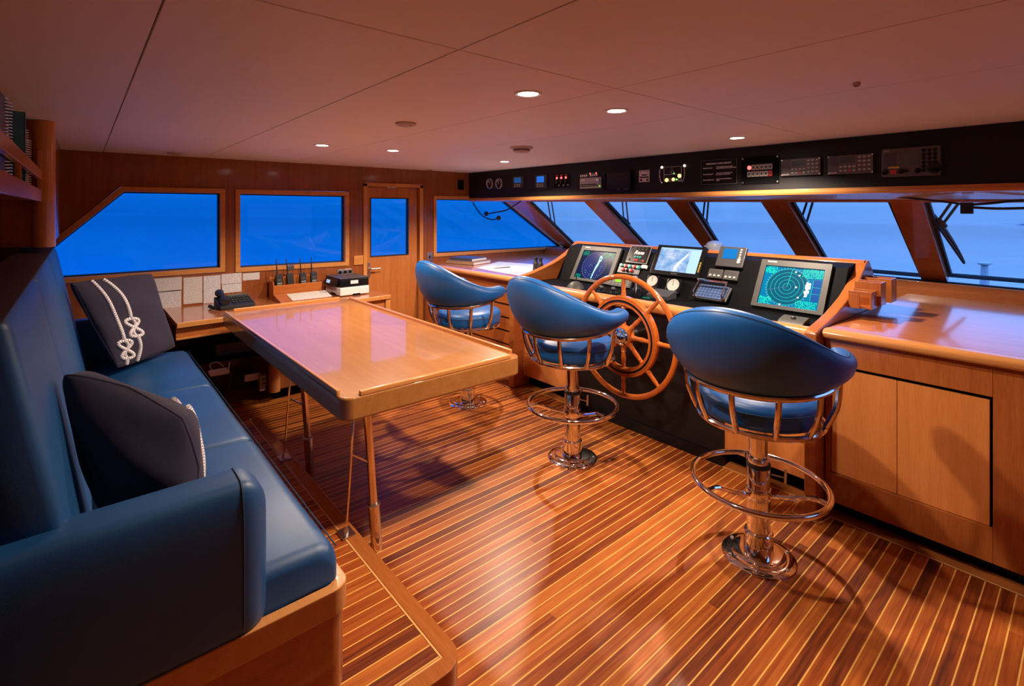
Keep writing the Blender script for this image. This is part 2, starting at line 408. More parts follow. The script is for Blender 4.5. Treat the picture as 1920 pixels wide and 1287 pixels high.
def offset_poly(P, d):
    """grow (d > 0) a counter-clockwise polygon"""
    n = len(P); R = []
    for i in range(n):
        a, b, c = Vector(P[i - 1]), Vector(P[i]), Vector(P[(i + 1) % n])
        e1 = (b - a).normalized(); e2 = (c - b).normalized()
        n1 = Vector((e1.y, -e1.x)); n2 = Vector((e2.y, -e2.x))
        k = (n1 + n2); k = k / max(k.dot(n1), 0.2)
        R.append(tuple(b + k * d))
    return R
PW = Fr((0, WY, 0), (1, 0, 0), (0, 0, 1), (0, 1, 0))        # port wall frame: u = X, v = Z, w = outward
G1 = [(-0.39, 1.075), (0.962, 1.075), (0.962, 1.745), (0.271, 1.745)]
G2 = [(1.128, 1.062), (2.122, 1.048), (2.122, 1.742), (1.128, 1.745)]
G3 = [(3.243, 1.075), (5.38, 1.057), (4.294, 1.724), (3.243, 1.724)]
w = MB().mat('wall')
Z0, Z1 = 1.03, 1.787
for a, b in ((XA, 2.325), (3.055, 5.7)): w.fbox(PW, a, b, 0, Z0, 0, 0.09)
for a, b in ((XA, 2.325), (3.055, 4.7)): w.fbox(PW, a, b, Z1, CZ + 0.04, 0, 0.09)
w.fbox(PW, 3.203, 4.60, 1.755, Z1 + 0.002, 0.001, 0.088)
w.fbox(PW, 2.325, 3.055, 1.885, CZ + 0.04, 0, 0.09)
w.prism(PW, [(XA, Z0), (-0.49, Z0), (0.252, Z1), (XA, Z1)], 0, 0.09)
for a, b in ((1.004, 1.086), (2.164, 2.325), (3.055, 3.203)): w.fbox(PW, a, b, Z0, Z1, 0, 0.09)
struct(w.build('wall_port'))

def side_window(name, G, mglass, framed=True):
    r = snode(name, (G[0][0], WY, G[0][1]))
    o1 = offset_poly(G, 0.042)
    MB().ringprism(PW, o1, G, -0.014, 0.09).build('frame', 'trim_x', r, 0.004)
    gi = offset_poly(G, -0.010)
    MB().ringprism(PW, offset_poly(G, 0.002), gi, 0.035, 0.075).build('gasket', 'rubber', r)
    MB().prism(PW, offset_poly(G, -0.004), 0.052, 0.056).build('pane', mglass, r)
    return r
side_window('window_1', G1, 'tint')
side_window('window_2', G2, 'tint')
side_window('window_3', G3, 'tint')
# seams of the veneered wall panels
for i, x in enumerate((1.045,)):
    struct(bx('trim_%d' % (20 + i), 'wood_z', None, x - 0.002, x + 0.002, WY - 0.002, WY, 0.77, CZ))

# door with a window in its upper half
d = snode('door_1', (2.69, WY, 0))
fr = MB().mat('trim_z')
fr.fbox(PW, 2.322, 2.366, 0, 1.885, -0.016, 0.09).fbox(PW, 3.012, 3.056, 0, 1.885, -0.016, 0.09).fbox(PW, 2.322, 3.056, 1.85, 1.892, -0.016, 0.09)
fr.fbox(PW, 2.36, 2.385, 0, 1.86, 0.071, 0.09).fbox(PW, 2.985, 3.02, 0, 1.86, 0.071, 0.09).fbox(PW, 2.36, 3.02, 1.835, 1.86, 0.071, 0.09).fbox(PW, 2.36, 3.02, 0.0, 0.03, 0.071, 0.09)
fr.build('door_frame', None, d, 0.003)
gl = [(2.415, 1.078), (2.886, 1.078), (2.886, 1.729), (2.415, 1.729)]
lf = MB().mat('door').fbox(PW, 2.37, 2.995, 0.02, 1.078, 0.025, 0.07).fbox(PW, 2.37, 2.995, 1.729, 1.845, 0.025, 0.07)
lf.fbox(PW, 2.37, 2.415, 1.078, 1.729, 0.025, 0.07).fbox(PW, 2.886, 2.995, 1.078, 1.729, 0.025, 0.07)
lf.build('door_leaf', None, d)
MB().ringprism(PW, gl, offset_poly(gl, -0.01), 0.018, 0.07).build('gasket', 'rubber', d)
MB().prism(PW, gl, 0.045, 0.049).build('pane', 'tint', d)
h = MB().mat('steel').fbox(PW, 2.385, 2.412, 0.86, 1.02, 0.012, 0.026)
h.tube([PW.p(2.40, 0.955, 0.02), PW.p(2.40, 0.955, -0.045), PW.p(2.50, 0.955, -0.045)], 0.009)
h.build('door_handle', None, d, 0.002)
bx('door_stop', 'lgrey', d, 2.60, 2.72, WY - 0.008, WY + 0.01, 1.838, 1.856, 0.002)

# windshield: five raked panes between leaning pillars
def ztop(y): return 1.643 + 0.013 * y
def xbot(y): return 4.755 + 0.0733 * y
def on_shield(px, py, off=0.0):
    y = 2.5
    for _ in range(12):                                   # ray against the raked plane at this height across
        T = Vector((4.0, y, ztop(y))); B = Vector((xbot(y), y, 1.08))
        n = (B - T).cross(Vector((0, 1, 0))).normalized()
        if n.x < 0: n = -n
        r = at(px, py, X=1.0) - Vector((0, 0, EYE))
        t = (T + n * off - Vector((0, 0, EYE))).dot(n) / r.dot(n)
        y = r.y * t
    return Vector((0, 0, EYE)) + r * t, n
MUL = [((950, 376), (1055, 463), (983, 376), (1069, 459)), ((1093, 377), (1163, 449), (1126, 378), (1192, 449)),
       ((1249, 379), (1307, 452), (1289, 380), (1336, 453)), ((1427, 379), (1485, 469), (1476, 379), (1531, 471)),
       ((1666, 376), (1726, 522), (1728, 376), (1776, 527))]
def to_z(a, b, z): return a + (b - a) * ((z - a.z) / (b.z - a.z))
lines = []
for i, (lt, lb, rt, rb) in enumerate(MUL):
    P = [on_shield(*q) for q in (lt, lb, rt, rb)]; n = P[0][1]; P = [p[0] for p in P]
    L0, L1 = to_z(P[0], P[1], 1.72), to_z(P[0], P[1], 1.055)
    R0, R1 = to_z(P[2], P[3], 1.72), to_z(P[2], P[3], 1.055)
    lines.append((L0, L1, R0, R1, n))
    m = MB().mat('wood_x').add([L0, L1, R1, R0] + [p + n * 0.07 for p in (L0, L1, R1, R0)],
        [(0, 1, 2, 3), (4, 7, 6, 5), (0, 4, 5, 1), (3, 2, 6, 7), (0, 3, 7, 4), (1, 5, 6, 2)])
    o = struct(m.build('trim_%d' % (i + 1), None, None, 0.006))
SB = Vector((4.0, YS - 0.05, 1.72)); SB1 = Vector((xbot(YS) + 0.05, YS - 0.05, 1.055))
lines.append((SB, SB1, SB, SB1, lines[-1][4]))
for i in range(5):
    a, b = lines[i], lines[i + 1]; n = a[4]
    q = [a[2], a[3], b[1], b[0]]
    r = snode('window_%d' % (4 + i), tuple(a[3]))
    def ring(off0, off1, d0, d1):
        c = sum(q, Vector()) / 4
        xx = (q[2] - q[1]).normalized(); nn = (q[0] - q[1]).cross(xx).normalized(); nn = nn if nn.x > 0 else -nn
        yy = nn.cross(xx)
        F = Fr(c, xx, yy, nn); P = [((p - c).dot(xx), (p - c).dot(yy)) for p in q]
        ar = sum(P[k][0] * P[(k + 1) % 4][1] - P[(k + 1) % 4][0] * P[k][1] for k in range(4))
        if ar < 0: P = P[::-1]
        return F, offset_poly(P, off0), offset_poly(P, off1)
    F, o0, o1 = ring(0.004, -0.016, 0, 0)
    MB().ringprism(F, o0, o1, 0.03, 0.055).build('gasket', 'rubber', r)
    F, o0, o1 = ring(0.0, 0.0, 0, 0)
    MB().prism(F, o0, 0.038, 0.042).build('pane', 'glass', r)
# header over the windshield and soffit back to the overhead console
hd = MB().mat('wood_y')
ys = [YS - 0.05, 5.2]
def strip(mb, prof, y0=ys[0], y1=ys[1]):
    """profile given as functions of y, swept between two y values"""
    n = len(prof(0)); vs = [Vector((x, y, z)) for y in (y0, y1) for x, z in prof(y)]
    return mb.add(vs, [list(range(n)), list(range(n, 2 * n))[::-1]] + [(i, (i + 1) % n, n + (i + 1) % n, n + i) for i in range(n)])
strip(hd, lambda y: [(3.985, ztop(y) + 0.004), (4.0, ztop(y) - 0.006), (4.12, ztop(y) - 0.01), (4.12, CZ + 0.05), (4.06, CZ + 0.05), (4.06, ztop(y) + 0.03), (3.985, ztop(y) + 0.03)])
struct(hd.build('trim_6', None, None))
M['soffit'] = plain('glossy_white_soffit', (0.60, 0.60, 0.62), 0.2, coat=1.0, coat_rough=0.1)
sf = MB().mat('soffit')
strip(sf, lambda y: [(3.74, 1.702), (3.99, ztop(y) + 0.006), (3.99, ztop(y) + 0.03), (3.74, 1.726)], YS, WY)
struct(sf.build('trim_7', None, None))
sl = MB().mat('wood_y')
strip(sl, lambda y: [(xbot(y) - 0.10, 0.90), (xbot(y) - 0.075, 1.066), (xbot(y) + 0.06, 1.066), (xbot(y) + 0.06, 0.90)], YS - 0.05, 5.25)
struct(sl.build('trim_8', None, None, 0.004))
fl = MB().mat('black'); strip(fl, lambda y: [(xbot(y) - 0.03, 1.0665), (xbot(y) - 0.03, 1.072), (xbot(y) + 0.03, 1.072), (xbot(y) + 0.03, 1.0665)], YS - 0.05, 5.25)
struct(fl.build('trim_9', None, None))
wf = MB().mat('wall'); strip(wf, lambda y: [(xbot(y) + 0.0, -0.04), (xbot(y) + 0.08, -0.04), (xbot(y) + 0.08, 0.9), (xbot(y) + 0.0, 0.9)], YS - 0.05, 5.25)
struct(wf.build('wall_front'))

# walls behind and beside the camera (with a window each side so that dusk light comes in)
wa = MB().mat('wall').box(XA - 0.08, XA, YS - 0.08, WY + 0.09, 0, CZ + 0.04)
struct(wa.build('wall_aft'))
ws = MB().mat('wall')
ws.box(XA, 4.75, YS - 0.08, YS, 0, 1.06).box(XA, 4.75, YS - 0.08, YS, 1.72, CZ + 0.04)
for a, b in ((XA, 2.6), (3.9, 4.75)): ws.box(a, b, YS - 0.08, YS, 1.06, 1.72)
struct(ws.build('wall_starboard'))

# block of lockers in the aft port corner and the ledge behind the sofa
lk = thing('locker', 'overhead wooden locker with rounded corner post, hung from ceiling at far sofa end', 'cabinet', (-0.1, 3.6, 1.41))
MB().prism(Fr((0, 0, 0), (1, 0, 0), (0, 1, 0), (0, 0, 1)), [(XA + 0.004, 3.56), (-0.19, 3.56), (-0.115, 3.72), (-0.115, WY - 0.003), (XA + 0.004, WY - 0.003)], 1.41, CZ - 0.002).build('body', 'wall', lk)
MB().prism(Fr((0, 0, 0), (1, 0, 0), (0, 1, 0), (0, 0, 1)), rrect(-0.195, -0.098, 3.54, 3.70, 0.045, 6), 1.405, CZ - 0.002).build('corner_post', 'trim_z', lk)
lg = MB().mat('wood_y').box(XA + 0.004, -0.265, 1.0, WY - 0.003, 1.28, 1.335)
tag(lg.build('ledge', None, None, 0.004), 'wooden ledge along the back of the blue sofa', 'ledge')

# floor margin round the foot of the furniture
mg = MB().mat('edge_teak'); hl = []
path = [(3.06, 5.15), (3.06, 3.55), (2.925, 3.55), (2.925, 3.39), (3.045, 3.36), (3.03, 1.10), (2.855, 1.08), (2.855, 0.945), (2.962, 0.925), (2.962, YS)]
for i in range(len(path) - 1):
    a, b = Vector((*path[i], 0)), Vector((*path[i + 1], 0)); t = (b - a).normalized(); nn = Vector((-t.y, t.x, 0))
    if nn.x < 0: nn = -nn
    a -= t * 0.003; b += t * 0.003
    hl.append((a, b, nn))
for (x0, y0), (x1, y1) in ((path[0], path[1]), (path[2], path[3]), (path[4], path[5]), (path[6], path[7]), (path[8], path[9])):
    mg.add([(x0, y0, 0.0005), (x1, y1, 0.0005), (x1 + 0.3, y1, 0.0005), (x0 + 0.3, y0, 0.0005), (x0, y0, 0.002), (x1, y1, 0.002), (x1 + 0.3, y1, 0.002), (x0 + 0.3, y0, 0.002)],
           [(0, 1, 2, 3), (4, 7, 6, 5), (0, 4, 5, 1), (1, 5, 6, 2), (2, 6, 7, 3), (3, 7, 4, 0)])
mg.mat('holly')
for a, b, nn in hl:
    q = [a, b, b + nn * 0.0075, a + nn * 0.0075]
    mg.add([v + Vector((0, 0, 0.0008)) for v in q] + [v + Vector((0, 0, 0.003)) for v in q], [(0, 1, 2, 3), (4, 7, 6, 5), (0, 4, 5, 1), (1, 5, 6, 2), (2, 6, 7, 3), (3, 7, 4, 0)])
struct(mg.build('baseboard_front'))

# ------------------------------------------------------------------ outside
m, nt, b = new_mat('calm_sea'); b.inputs['Base Color'].default_value = (0.86, 0.93, 1.0, 1); b.inputs['Metallic'].default_value = 1.0; b.inputs['Roughness'].default_value = 0.10
M['sea'] = m
sea = MB().mat('sea'); sea.lathe(WORLD, [(0.0, 0.0), (60, 0.0), (600, 0.0), (6000, 0), (40000, 0.0)], 64)
so = sea.build('sea', None, None, loc=(0, 0, 0)); so.location = (0, 0, -5.5)
so.rotation_euler = (math.radians(-0.30), math.radians(1.10), 0)
so['kind'] = 'structure'
M['island'] = plain('distant_island', (0.05, 0.12, 0.30), 1.0)
def far_at(px, py, dist):
    r = at(px, py, X=1.0) - Vector((0, 0, EYE)); return Vector((0, 0, EYE)) + r.normalized() * dist
base = far_at(1925, 421, 3000); sx = Vector((S_, -C_, 0))
def island(du0, hmax, rad, lb):
    def fn(u, v):
        a = 2 * PI * u; h = hmax * (1 - v * v) ** 1.5 * (0.75 + 0.25 * math.sin(3 * a + 1) * v)
        return base + sx * (du0 + rad * v * math.cos(a)) + Vector((C_, S_, 0)) * (rad * 0.5 * v * math.sin(a)) + Vector((0, 0, h - 6 * v))
    tag(MB().mat('island').grid(fn, 40, 12, True, False).build('island', None, None, loc=tuple(base + sx * du0)), lb, 'island')
island(215, 34, 250, 'low dark island on the horizon at the right edge of the rightmost window')
island(-420, 7, 120, 'faint thin islet on the horizon left of the dark island')
bp = at(1846, 493, X=9.0)
pp = thing('mast', 'slim pale post with flat cap standing outside the rightmost window', 'post', (bp.x, bp.y, -1.0))
PF = Fr((bp.x, bp.y, 0), (1, 0, 0), (0, 1, 0), (0, 0, 1))
MB().lathe(PF, [(0.055, -1.0), (0.05, bp.z - 0.25), (0.035, bp.z - 0.04), (0.035, bp.z - 0.03)], 16).build('shaft', 'white', pp)
MB().lathe(PF, [(0.035, bp.z - 0.035), (0.07, bp.z - 0.02), (0.07, bp.z), (0.02, bp.z + 0.006)], 16).build('cap', 'white', pp)

WIP = [(((1005, 393), (1071, 460)), (((1027, 377), (1033, 414)), ((1034, 377), (1041, 422)))),
       (((1141, 386), (1197, 448)), (((1167, 379), (1169, 408)), ((1174, 379), (1178, 417)))),
       (((1291, 383), (1342, 446)), (((1321, 381), (1318, 409)), ((1328, 381), (1325, 417)))),
       (((1477, 381), (1530, 473)), (((1513, 379), (1503, 409)), ((1524, 379), (1511, 422)))),
       (((1729, 378), (1808, 491)), (((1787, 375), (1761, 412)), ((1802, 375), (1769, 419))))]
for i, ((b0, b1), arms) in enumerate(WIP):
    p0, n = on_shield(*b0, 0.075); p1, _ = on_shield(*b1, 0.075)
    wl = ['black windshield wiper outside the leftmost front pane, beside the first leaning pillar', 'black windshield wiper right of the second leaning pillar from the left',
          'black windshield wiper right of the third leaning pillar, above the pale dome', 'black windshield wiper right of the fourth leaning pillar, above the green radar',
          'largest black windshield wiper, hanging fully in view outside the rightmost pane'][i]
    t = thing('windshield_wiper', wl, 'wiper', tuple(p0), 'windshield wipers')
    mid = (p0 + p1) / 2; dr = (p1 - p0)
    bl = MB().mat('rubber').tube([p0 + dr * k / 8 + n * (0.02 - 0.02 * (2 * k / 8 - 1) ** 2) for k in range(9)], 0.012, 6, radii=[0.006, 0.010, 0.013, 0.015, 0.016, 0.015, 0.013, 0.010, 0.006])
    bl.tube([p0 + n * -0.012, p1 + n * -0.012], 0.008, 6)
    bl.build('blade', None, t)
    ends = []
    for a0, a1 in arms:
        q0, _ = on_shield(*a0, 0.085); q1, _ = on_shield(*a1, 0.085)
        q0 = q0 + (q0 - q1) * 0.25; ends.append(q1)
        MB().tube([q0, q1], 0.0085, 6).build('arm', 'rubber', t)
    MB().tube([ends[0], ends[1], ends[1] + dr * 0.05], 0.012, 6).build('joint', 'rubber', t)
# ================================================================== SOFA, PLATFORM, TABLE, STOOLS
# raised platform under the sofa
pf = thing('platform', 'low raised teak platform with rounded wood edge, carrying the blue sofa', 'platform', (0.0, 2.6, 0))
SX, SY0, SY1, SZ = 0.952, 1.335, 3.88, 0.15
outer = rrect(XA + 0.01, SX, SY0, SY1, 0.085, 6)
inner = rrect(XA + 0.02, SX - 0.058, SY0 + 0.058, SY1 - 0.058, 0.004, 6)
MB().mat('edge_teak').ringprism(WORLD, outer, inner, 0.0, SZ).build('edge_trim', None, pf, 0.012, 3)
dk = MB().mat('teak_step').prism(WORLD, inner, SZ - 0.03, SZ - 0.003)
dk.build('deck', None, pf)
il = MB().mat('holly').ringprism(WORLD, inner, offset_poly(inner, -0.007), SZ - 0.0035, SZ - 0.0015); il.build('inlay', None, pf)

# sofa
sf0 = thing('sofa', 'long blue leather sofa along the left, wooden base and rolled armrests', 'sofa', (0.2, 3.0, SZ))
Y0, Y1 = 1.50, 4.52
SH = 0.575
bs = MB().mat('wood_y').prism(WORLD, rrect(XA + 0.02, 0.622, Y0, 4.40, 0.05, 6), SZ + 0.0005, 0.45)
bs.build('base', None, sf0, 0.006)
rl = MB().mat('trim_y').ringprism(WORLD, rrect(-0.30, 0.632, Y0 - 0.008, 4.41, 0.055, 6), rrect(-0.29, 0.595, Y0 + 0.03, 4.37, 0.03, 6), 0.385, 0.462)
rl.build('base_rail', None, sf0, 0.006)
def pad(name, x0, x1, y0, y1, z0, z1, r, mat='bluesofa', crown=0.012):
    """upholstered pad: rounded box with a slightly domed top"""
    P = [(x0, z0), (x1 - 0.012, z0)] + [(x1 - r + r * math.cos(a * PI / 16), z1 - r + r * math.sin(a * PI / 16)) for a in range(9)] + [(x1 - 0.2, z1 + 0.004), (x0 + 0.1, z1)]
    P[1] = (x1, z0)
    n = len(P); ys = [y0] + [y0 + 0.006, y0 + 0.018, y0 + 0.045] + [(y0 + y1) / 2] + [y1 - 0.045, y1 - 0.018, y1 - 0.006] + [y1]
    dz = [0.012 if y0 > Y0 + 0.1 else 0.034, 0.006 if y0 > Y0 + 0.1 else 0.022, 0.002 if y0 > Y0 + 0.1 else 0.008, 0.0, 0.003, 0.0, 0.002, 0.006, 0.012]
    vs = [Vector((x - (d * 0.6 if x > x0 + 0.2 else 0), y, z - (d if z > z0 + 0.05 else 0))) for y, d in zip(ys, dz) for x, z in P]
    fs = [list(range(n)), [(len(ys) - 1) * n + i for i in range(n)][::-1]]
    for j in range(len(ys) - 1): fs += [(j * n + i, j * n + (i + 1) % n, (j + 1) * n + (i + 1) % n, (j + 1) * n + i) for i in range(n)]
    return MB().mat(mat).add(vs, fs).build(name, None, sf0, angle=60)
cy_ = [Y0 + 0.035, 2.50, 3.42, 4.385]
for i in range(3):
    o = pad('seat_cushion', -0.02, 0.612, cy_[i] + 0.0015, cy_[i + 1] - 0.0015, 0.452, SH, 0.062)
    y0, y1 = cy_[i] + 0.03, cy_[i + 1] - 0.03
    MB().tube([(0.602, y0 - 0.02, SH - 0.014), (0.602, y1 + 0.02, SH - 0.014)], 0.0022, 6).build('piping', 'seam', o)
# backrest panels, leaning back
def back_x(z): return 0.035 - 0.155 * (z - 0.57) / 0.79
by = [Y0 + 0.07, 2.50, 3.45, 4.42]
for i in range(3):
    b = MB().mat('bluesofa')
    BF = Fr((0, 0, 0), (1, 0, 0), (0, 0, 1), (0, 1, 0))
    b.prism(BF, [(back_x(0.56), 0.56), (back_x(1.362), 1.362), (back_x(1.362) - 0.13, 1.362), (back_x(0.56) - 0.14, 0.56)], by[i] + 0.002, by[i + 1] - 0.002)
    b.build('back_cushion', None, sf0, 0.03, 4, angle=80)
cp = MB().mat('darkleather').prism(Fr((0, 0, 0), (1, 0, 0), (0, 0, 1), (0, 1, 0)), [(-0.135, 1.358), (-0.118, 1.372), (-0.25, 1.385), (-0.26, 1.30), (-0.20, 1.30)], 1.2, 4.42)
cp.build('back_cap', None, sf0, 0.006)
bk = MB().mat('darkleather').box(-0.25, -0.14, 1.2, 4.42, 0.45, 1.30); bk.build('back_frame', None, sf0)
# rolled armrests: rounded slab whose front end is rounded too
def armrest(y0, y1, zt, x1, zb):
    def fn(u, v):
        # v around the slab section (y, z); u along x from the back to the rounded front
        hy = (y1 - y0) / 2; cyy = (y0 + y1) / 2
        t = 2 * PI * v; c, s = math.cos(t), math.sin(t)
        p = 0.36
        yy = hy * math.copysign(abs(c) ** p, c); zz = math.copysign(abs(s) ** (0.62 if s > 0 else 0.25), s)
        hz = (zt - zb) / 2
        k = 1.0; x = -0.25 + (x1 + 0.25) * min(u / 0.8, 1.0)
        if u > 0.8:
            q = (u - 0.8) / 0.2; a = q * PI / 2
            x = x1 - 0.07 + 0.07 * math.sin(a); k = max(0.02, 1 - (1 - math.cos(a)) * 0.98)
            ky = 1 - (1 - k) * 1.0; kz = 1 - (1 - k) * 0.55 if s > 0 else 1 - (1 - k) * 0.15
            if q > 0.97: ky = 0.02
        else:
            ky = kz = 1.0
            x = -0.25 + (x1 - 0.07 + 0.25) * u / 0.8
        return Vector((x, cyy + yy * ky, (zt + zb) / 2 + zz * hz * kz))
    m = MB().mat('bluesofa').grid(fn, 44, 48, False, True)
    m.f.append([i for i in range(48)][::-1]); m.mi.append(0)
    m.f.append([43 * 48 + i for i in range(48)]); m.mi.append(0)
    o = m.build('armrest', None, sf0, angle=80)
    # stitched seam round the roll
    pts = [fn(0.795, k / 40) + Vector((0, 0, 0)) for k in range(-3, 24)]
    c = sum(pts, Vector()) / len(pts)
    MB().tube([p + (p - Vector((p.x, (y0 + y1) / 2, (zt + zb) / 2))).normalized() * 0.0008 for p in pts], 0.0022, 6).build('seam', 'seam', o)
armrest(Y0 - 0.012, Y0 + 0.155, 0.862, 0.405, 0.445)
armrest(4.40, 4.53, 0.862, 0.43, 0.40)

# scatter cushions
def cushion(name, label, TL, TR, BR, BL, thick, ropes=(), rnd=0.5):
    TL, TR, BR, BL = map(Vector, (TL, TR, BR, BL))
    nn = (TR - TL).cross(BL - TL).normalized()
    if nn.y > 0: nn = -nn
    c = (TL + TR + BR + BL) / 4
    t = thing(name, label, 'cushion', tuple(BL + (BR - BL) / 2), 'navy rope cushions')
    def surf(s, v, side):
        e = 0.028
        rd = 0.13 * rnd; c_ = (abs(2 * s - 1) * abs(2 * v - 1)) ** 2.2
        s, v = 0.5 + (s - 0.5) * (1 - rd * c_), 0.5 + (v - 0.5) * (1 - rd * c_)
        ss = s + e * math.sin(PI * v) * (0.5 - s) * 1.6 * (abs(s - 0.5) * 2) ** 2
        vv = v + e * math.sin(PI * s) * (0.5 - v) * 1.6 * (abs(v - 0.5) * 2) ** 2
        p = TL * (1 - ss) * (1 - vv) + TR * ss * (1 - vv) + BR * ss * vv + BL * (1 - ss) * vv
        k = max(0, math.sin(PI * s)) ** 0.5 * max(0, math.sin(PI * v)) ** 0.5
        w = 0.004 * math.sin(9 * s + 4 * v) + 0.005 * math.sin(13 * v - 6 * s)
        return p + nn * (side * (thick / 2 * k + w * k + 0.004) )
    m = MB().mat('navy'); n = 34
    m.grid(lambda a, b: surf(a, b, 1), n, n); m.grid(lambda a, b: surf(a, b, -1), n, n)
    k = n * n
    ring = [i for i in range(n)] + [i * n + n - 1 for i in range(1, n)] + [(n - 1) * n + i for i in range(n - 2, -1, -1)] + [i * n for i in range(n - 2, 0, -1)]
    for i in range(len(ring)):
        a, b = ring[i], ring[(i + 1) % len(ring)]; m.f.append([a, b, k + b, k + a]); m.mi.append(0)
    m.build('cover', None, t, angle=80)
    edge = [surf(i / 24, 0, 1) for i in range(24)] + [surf(1, i / 24, 1) for i in range(24)] + [surf(1 - i / 24, 1, 1) for i in range(24)] + [surf(0, 1 - i / 24, 1) for i in range(24)]
    edge = [p - nn * 0.004 for p in edge]
    MB().tube(edge, 0.004, 6, True).build('piping', 'navy', t)
    W = (TR - TL).length; H = (BL - TL).length
    for pts, closed, side, *rad in ropes:
        rad = rad[0] if rad else 0.0128
        # twisted rope following the cover
        fine = []
        for i in range(len(pts) - 1):
            a, b = pts[i], pts[i + 1]
            n_ = max(2, int(math.hypot((b[0] - a[0]) * W, (b[1] - a[1]) * H) / 0.003))
            fine += [(a[0] + (b[0] - a[0]) * j / n_, a[1] + (b[1] - a[1]) * j / n_) for j in range(n_)]
        fine.append(pts[-1])
        P = [surf(min(max(s, 0.002), 0.998), min(max(v, 0.002), 0.998), side) + nn * side * 0.002 for s, v in fine]
        R = [rad * (1 + 0.10 * math.sin(j * 2 * PI / 4.0)) for j in range(len(P))]
        P = [p - nn * side * rad * 0.35 for p in P]
        MB().mat('rope').mat('ropeshade').mat('rope').tube(P, 0.008, 8, False, R, True, (4, 3, 1)).build('rope', None, t, angle=60)
    return t
def knot(cx, cy, a=0.0, sc=1.0):
    """figure-eight knot as three closed-looking loops, in cushion coordinates"""
    ca, sa = math.cos(a), math.sin(a)
    def rt(x, y): return (cx + x * ca - y * sa, cy + x * sa + y * ca)
    P = [rt(0.072 * math.sin(2 * t) * sc, 0.092 * math.cos(t) * sc) for t in [2 * PI * i / 60 for i in range(61)]]
    Q = [rt(0.026 * math.sin(2 * PI * i / 40) * sc, (-0.10 + 0.2 * i / 40) * sc) for i in range(41)]
    return [(P, True, 1, 0.0115), (Q, True, 1, 0.0105)]
def curve(*pts, n=14):
    """smooth curve through points (Catmull-Rom)"""
    R = []; p = [pts[0]] + list(pts) + [pts[-1]]
    for i in range(1, len(p) - 2):
        for j in range(n):
            t = j / n; a, b, c, d = p[i - 1], p[i], p[i + 1], p[i + 2]
            R.append(tuple(0.5 * (2 * b[k] + (c[k] - a[k]) * t + (2 * a[k] - 5 * b[k] + 4 * c[k] - d[k]) * t * t + (-a[k] + 3 * b[k] - 3 * c[k] + d[k]) * t ** 3) for k in range(len(b))))
    R.append(tuple(pts[-1])); return R
cushion('scatter_cushion', 'navy cushion with two white knotted ropes, propped at the far end of sofa',
        (-0.062, 4.03, 1.17), (0.385, 4.36, 1.16), (0.525, 4.32, 0.605), (0.172, 3.965, 0.60), 0.13,
        [(curve((0.22, 0.01), (0.24, 0.25), (0.235, 0.5), (0.20, 0.74)), False, 1), (curve((0.17, 0.92), (0.13, 0.995)), False, 1),
         (curve((0.36, 0.01), (0.42, 0.2), (0.415, 0.42), (0.395, 0.52)), False, 1), (curve((0.375, 0.72), (0.37, 0.85), (0.30, 0.99)), False, 1)]
        + knot(0.19, 0.83, 0.12, 1.12) + knot(0.385, 0.62, 0.1, 1.12))
cushion('scatter_cushion', 'dark navy cushion leaning in the near corner of sofa, roped face turned away',
        (-0.050, 2.18, 1.12), (0.282, 1.86, 0.965), (0.290, 1.77, 0.635), (0.050, 2.05, 0.64), 0.21,
        [(curve((0.78, 0.012), (0.77, 0.10), (0.76, 0.3), (0.75, 0.9)), False, -1), (curve((0.90, 0.012), (0.90, 0.3), (0.90, 0.9)), False, -1)], 1.1)

# table
TX0, TX1, TY0, TY1, TZ, TT = 0.822, 1.805, 2.035, 4.37, 0.815, 0.098
tb = thing('table', 'large varnished wooden table with raised rim, standing before the blue sofa', 'table', ((TX0 + TX1) / 2, (TY0 + TY1) / 2, 0))
rim = rrect(TX0, TX1, TY0, TY1, 0.05, 8)
MB().mat('table').prism(WORLD, rim, TZ - TT, TZ).build('tabletop', None, tb, 0.010, 3)
MB().mat('table').prism(WORLD, rrect(TX0 + 0.06, TX1 - 0.06, TY0 + 0.06, TY1 - 0.06, 0.02, 3), TZ - TT - 0.02, TZ - TT + 0.001).build('underframe', None, tb)
def lip(a, b, side):
    x0, x1, y0, y1 = a[0], b[0], a[1], b[1]
    m = MB().mat('trim_x' if side in 'np' else 'trim_y')
    m.box(min(x0, x1), max(x0, x1), min(y0, y1), max(y0, y1), TZ - 0.004, TZ + 0.020)
    return m.build('raised_rim', None, tb, 0.006, 3)
g = 0.075; t_ = 0.020
lip((TX0 + g, TY0 + 0.001), (TX1 - g, TY0 + t_), 'n'); lip((TX0 + g, TY1 - t_), (TX1 - g, TY1 - 0.001), 'p')
lip((TX0 + 0.001, TY0 + g), (TX0 + t_, TY1 - g), 'a'); lip((TX1 - t_, TY0 + g), (TX1 - 0.001, TY1 - g), 'f')
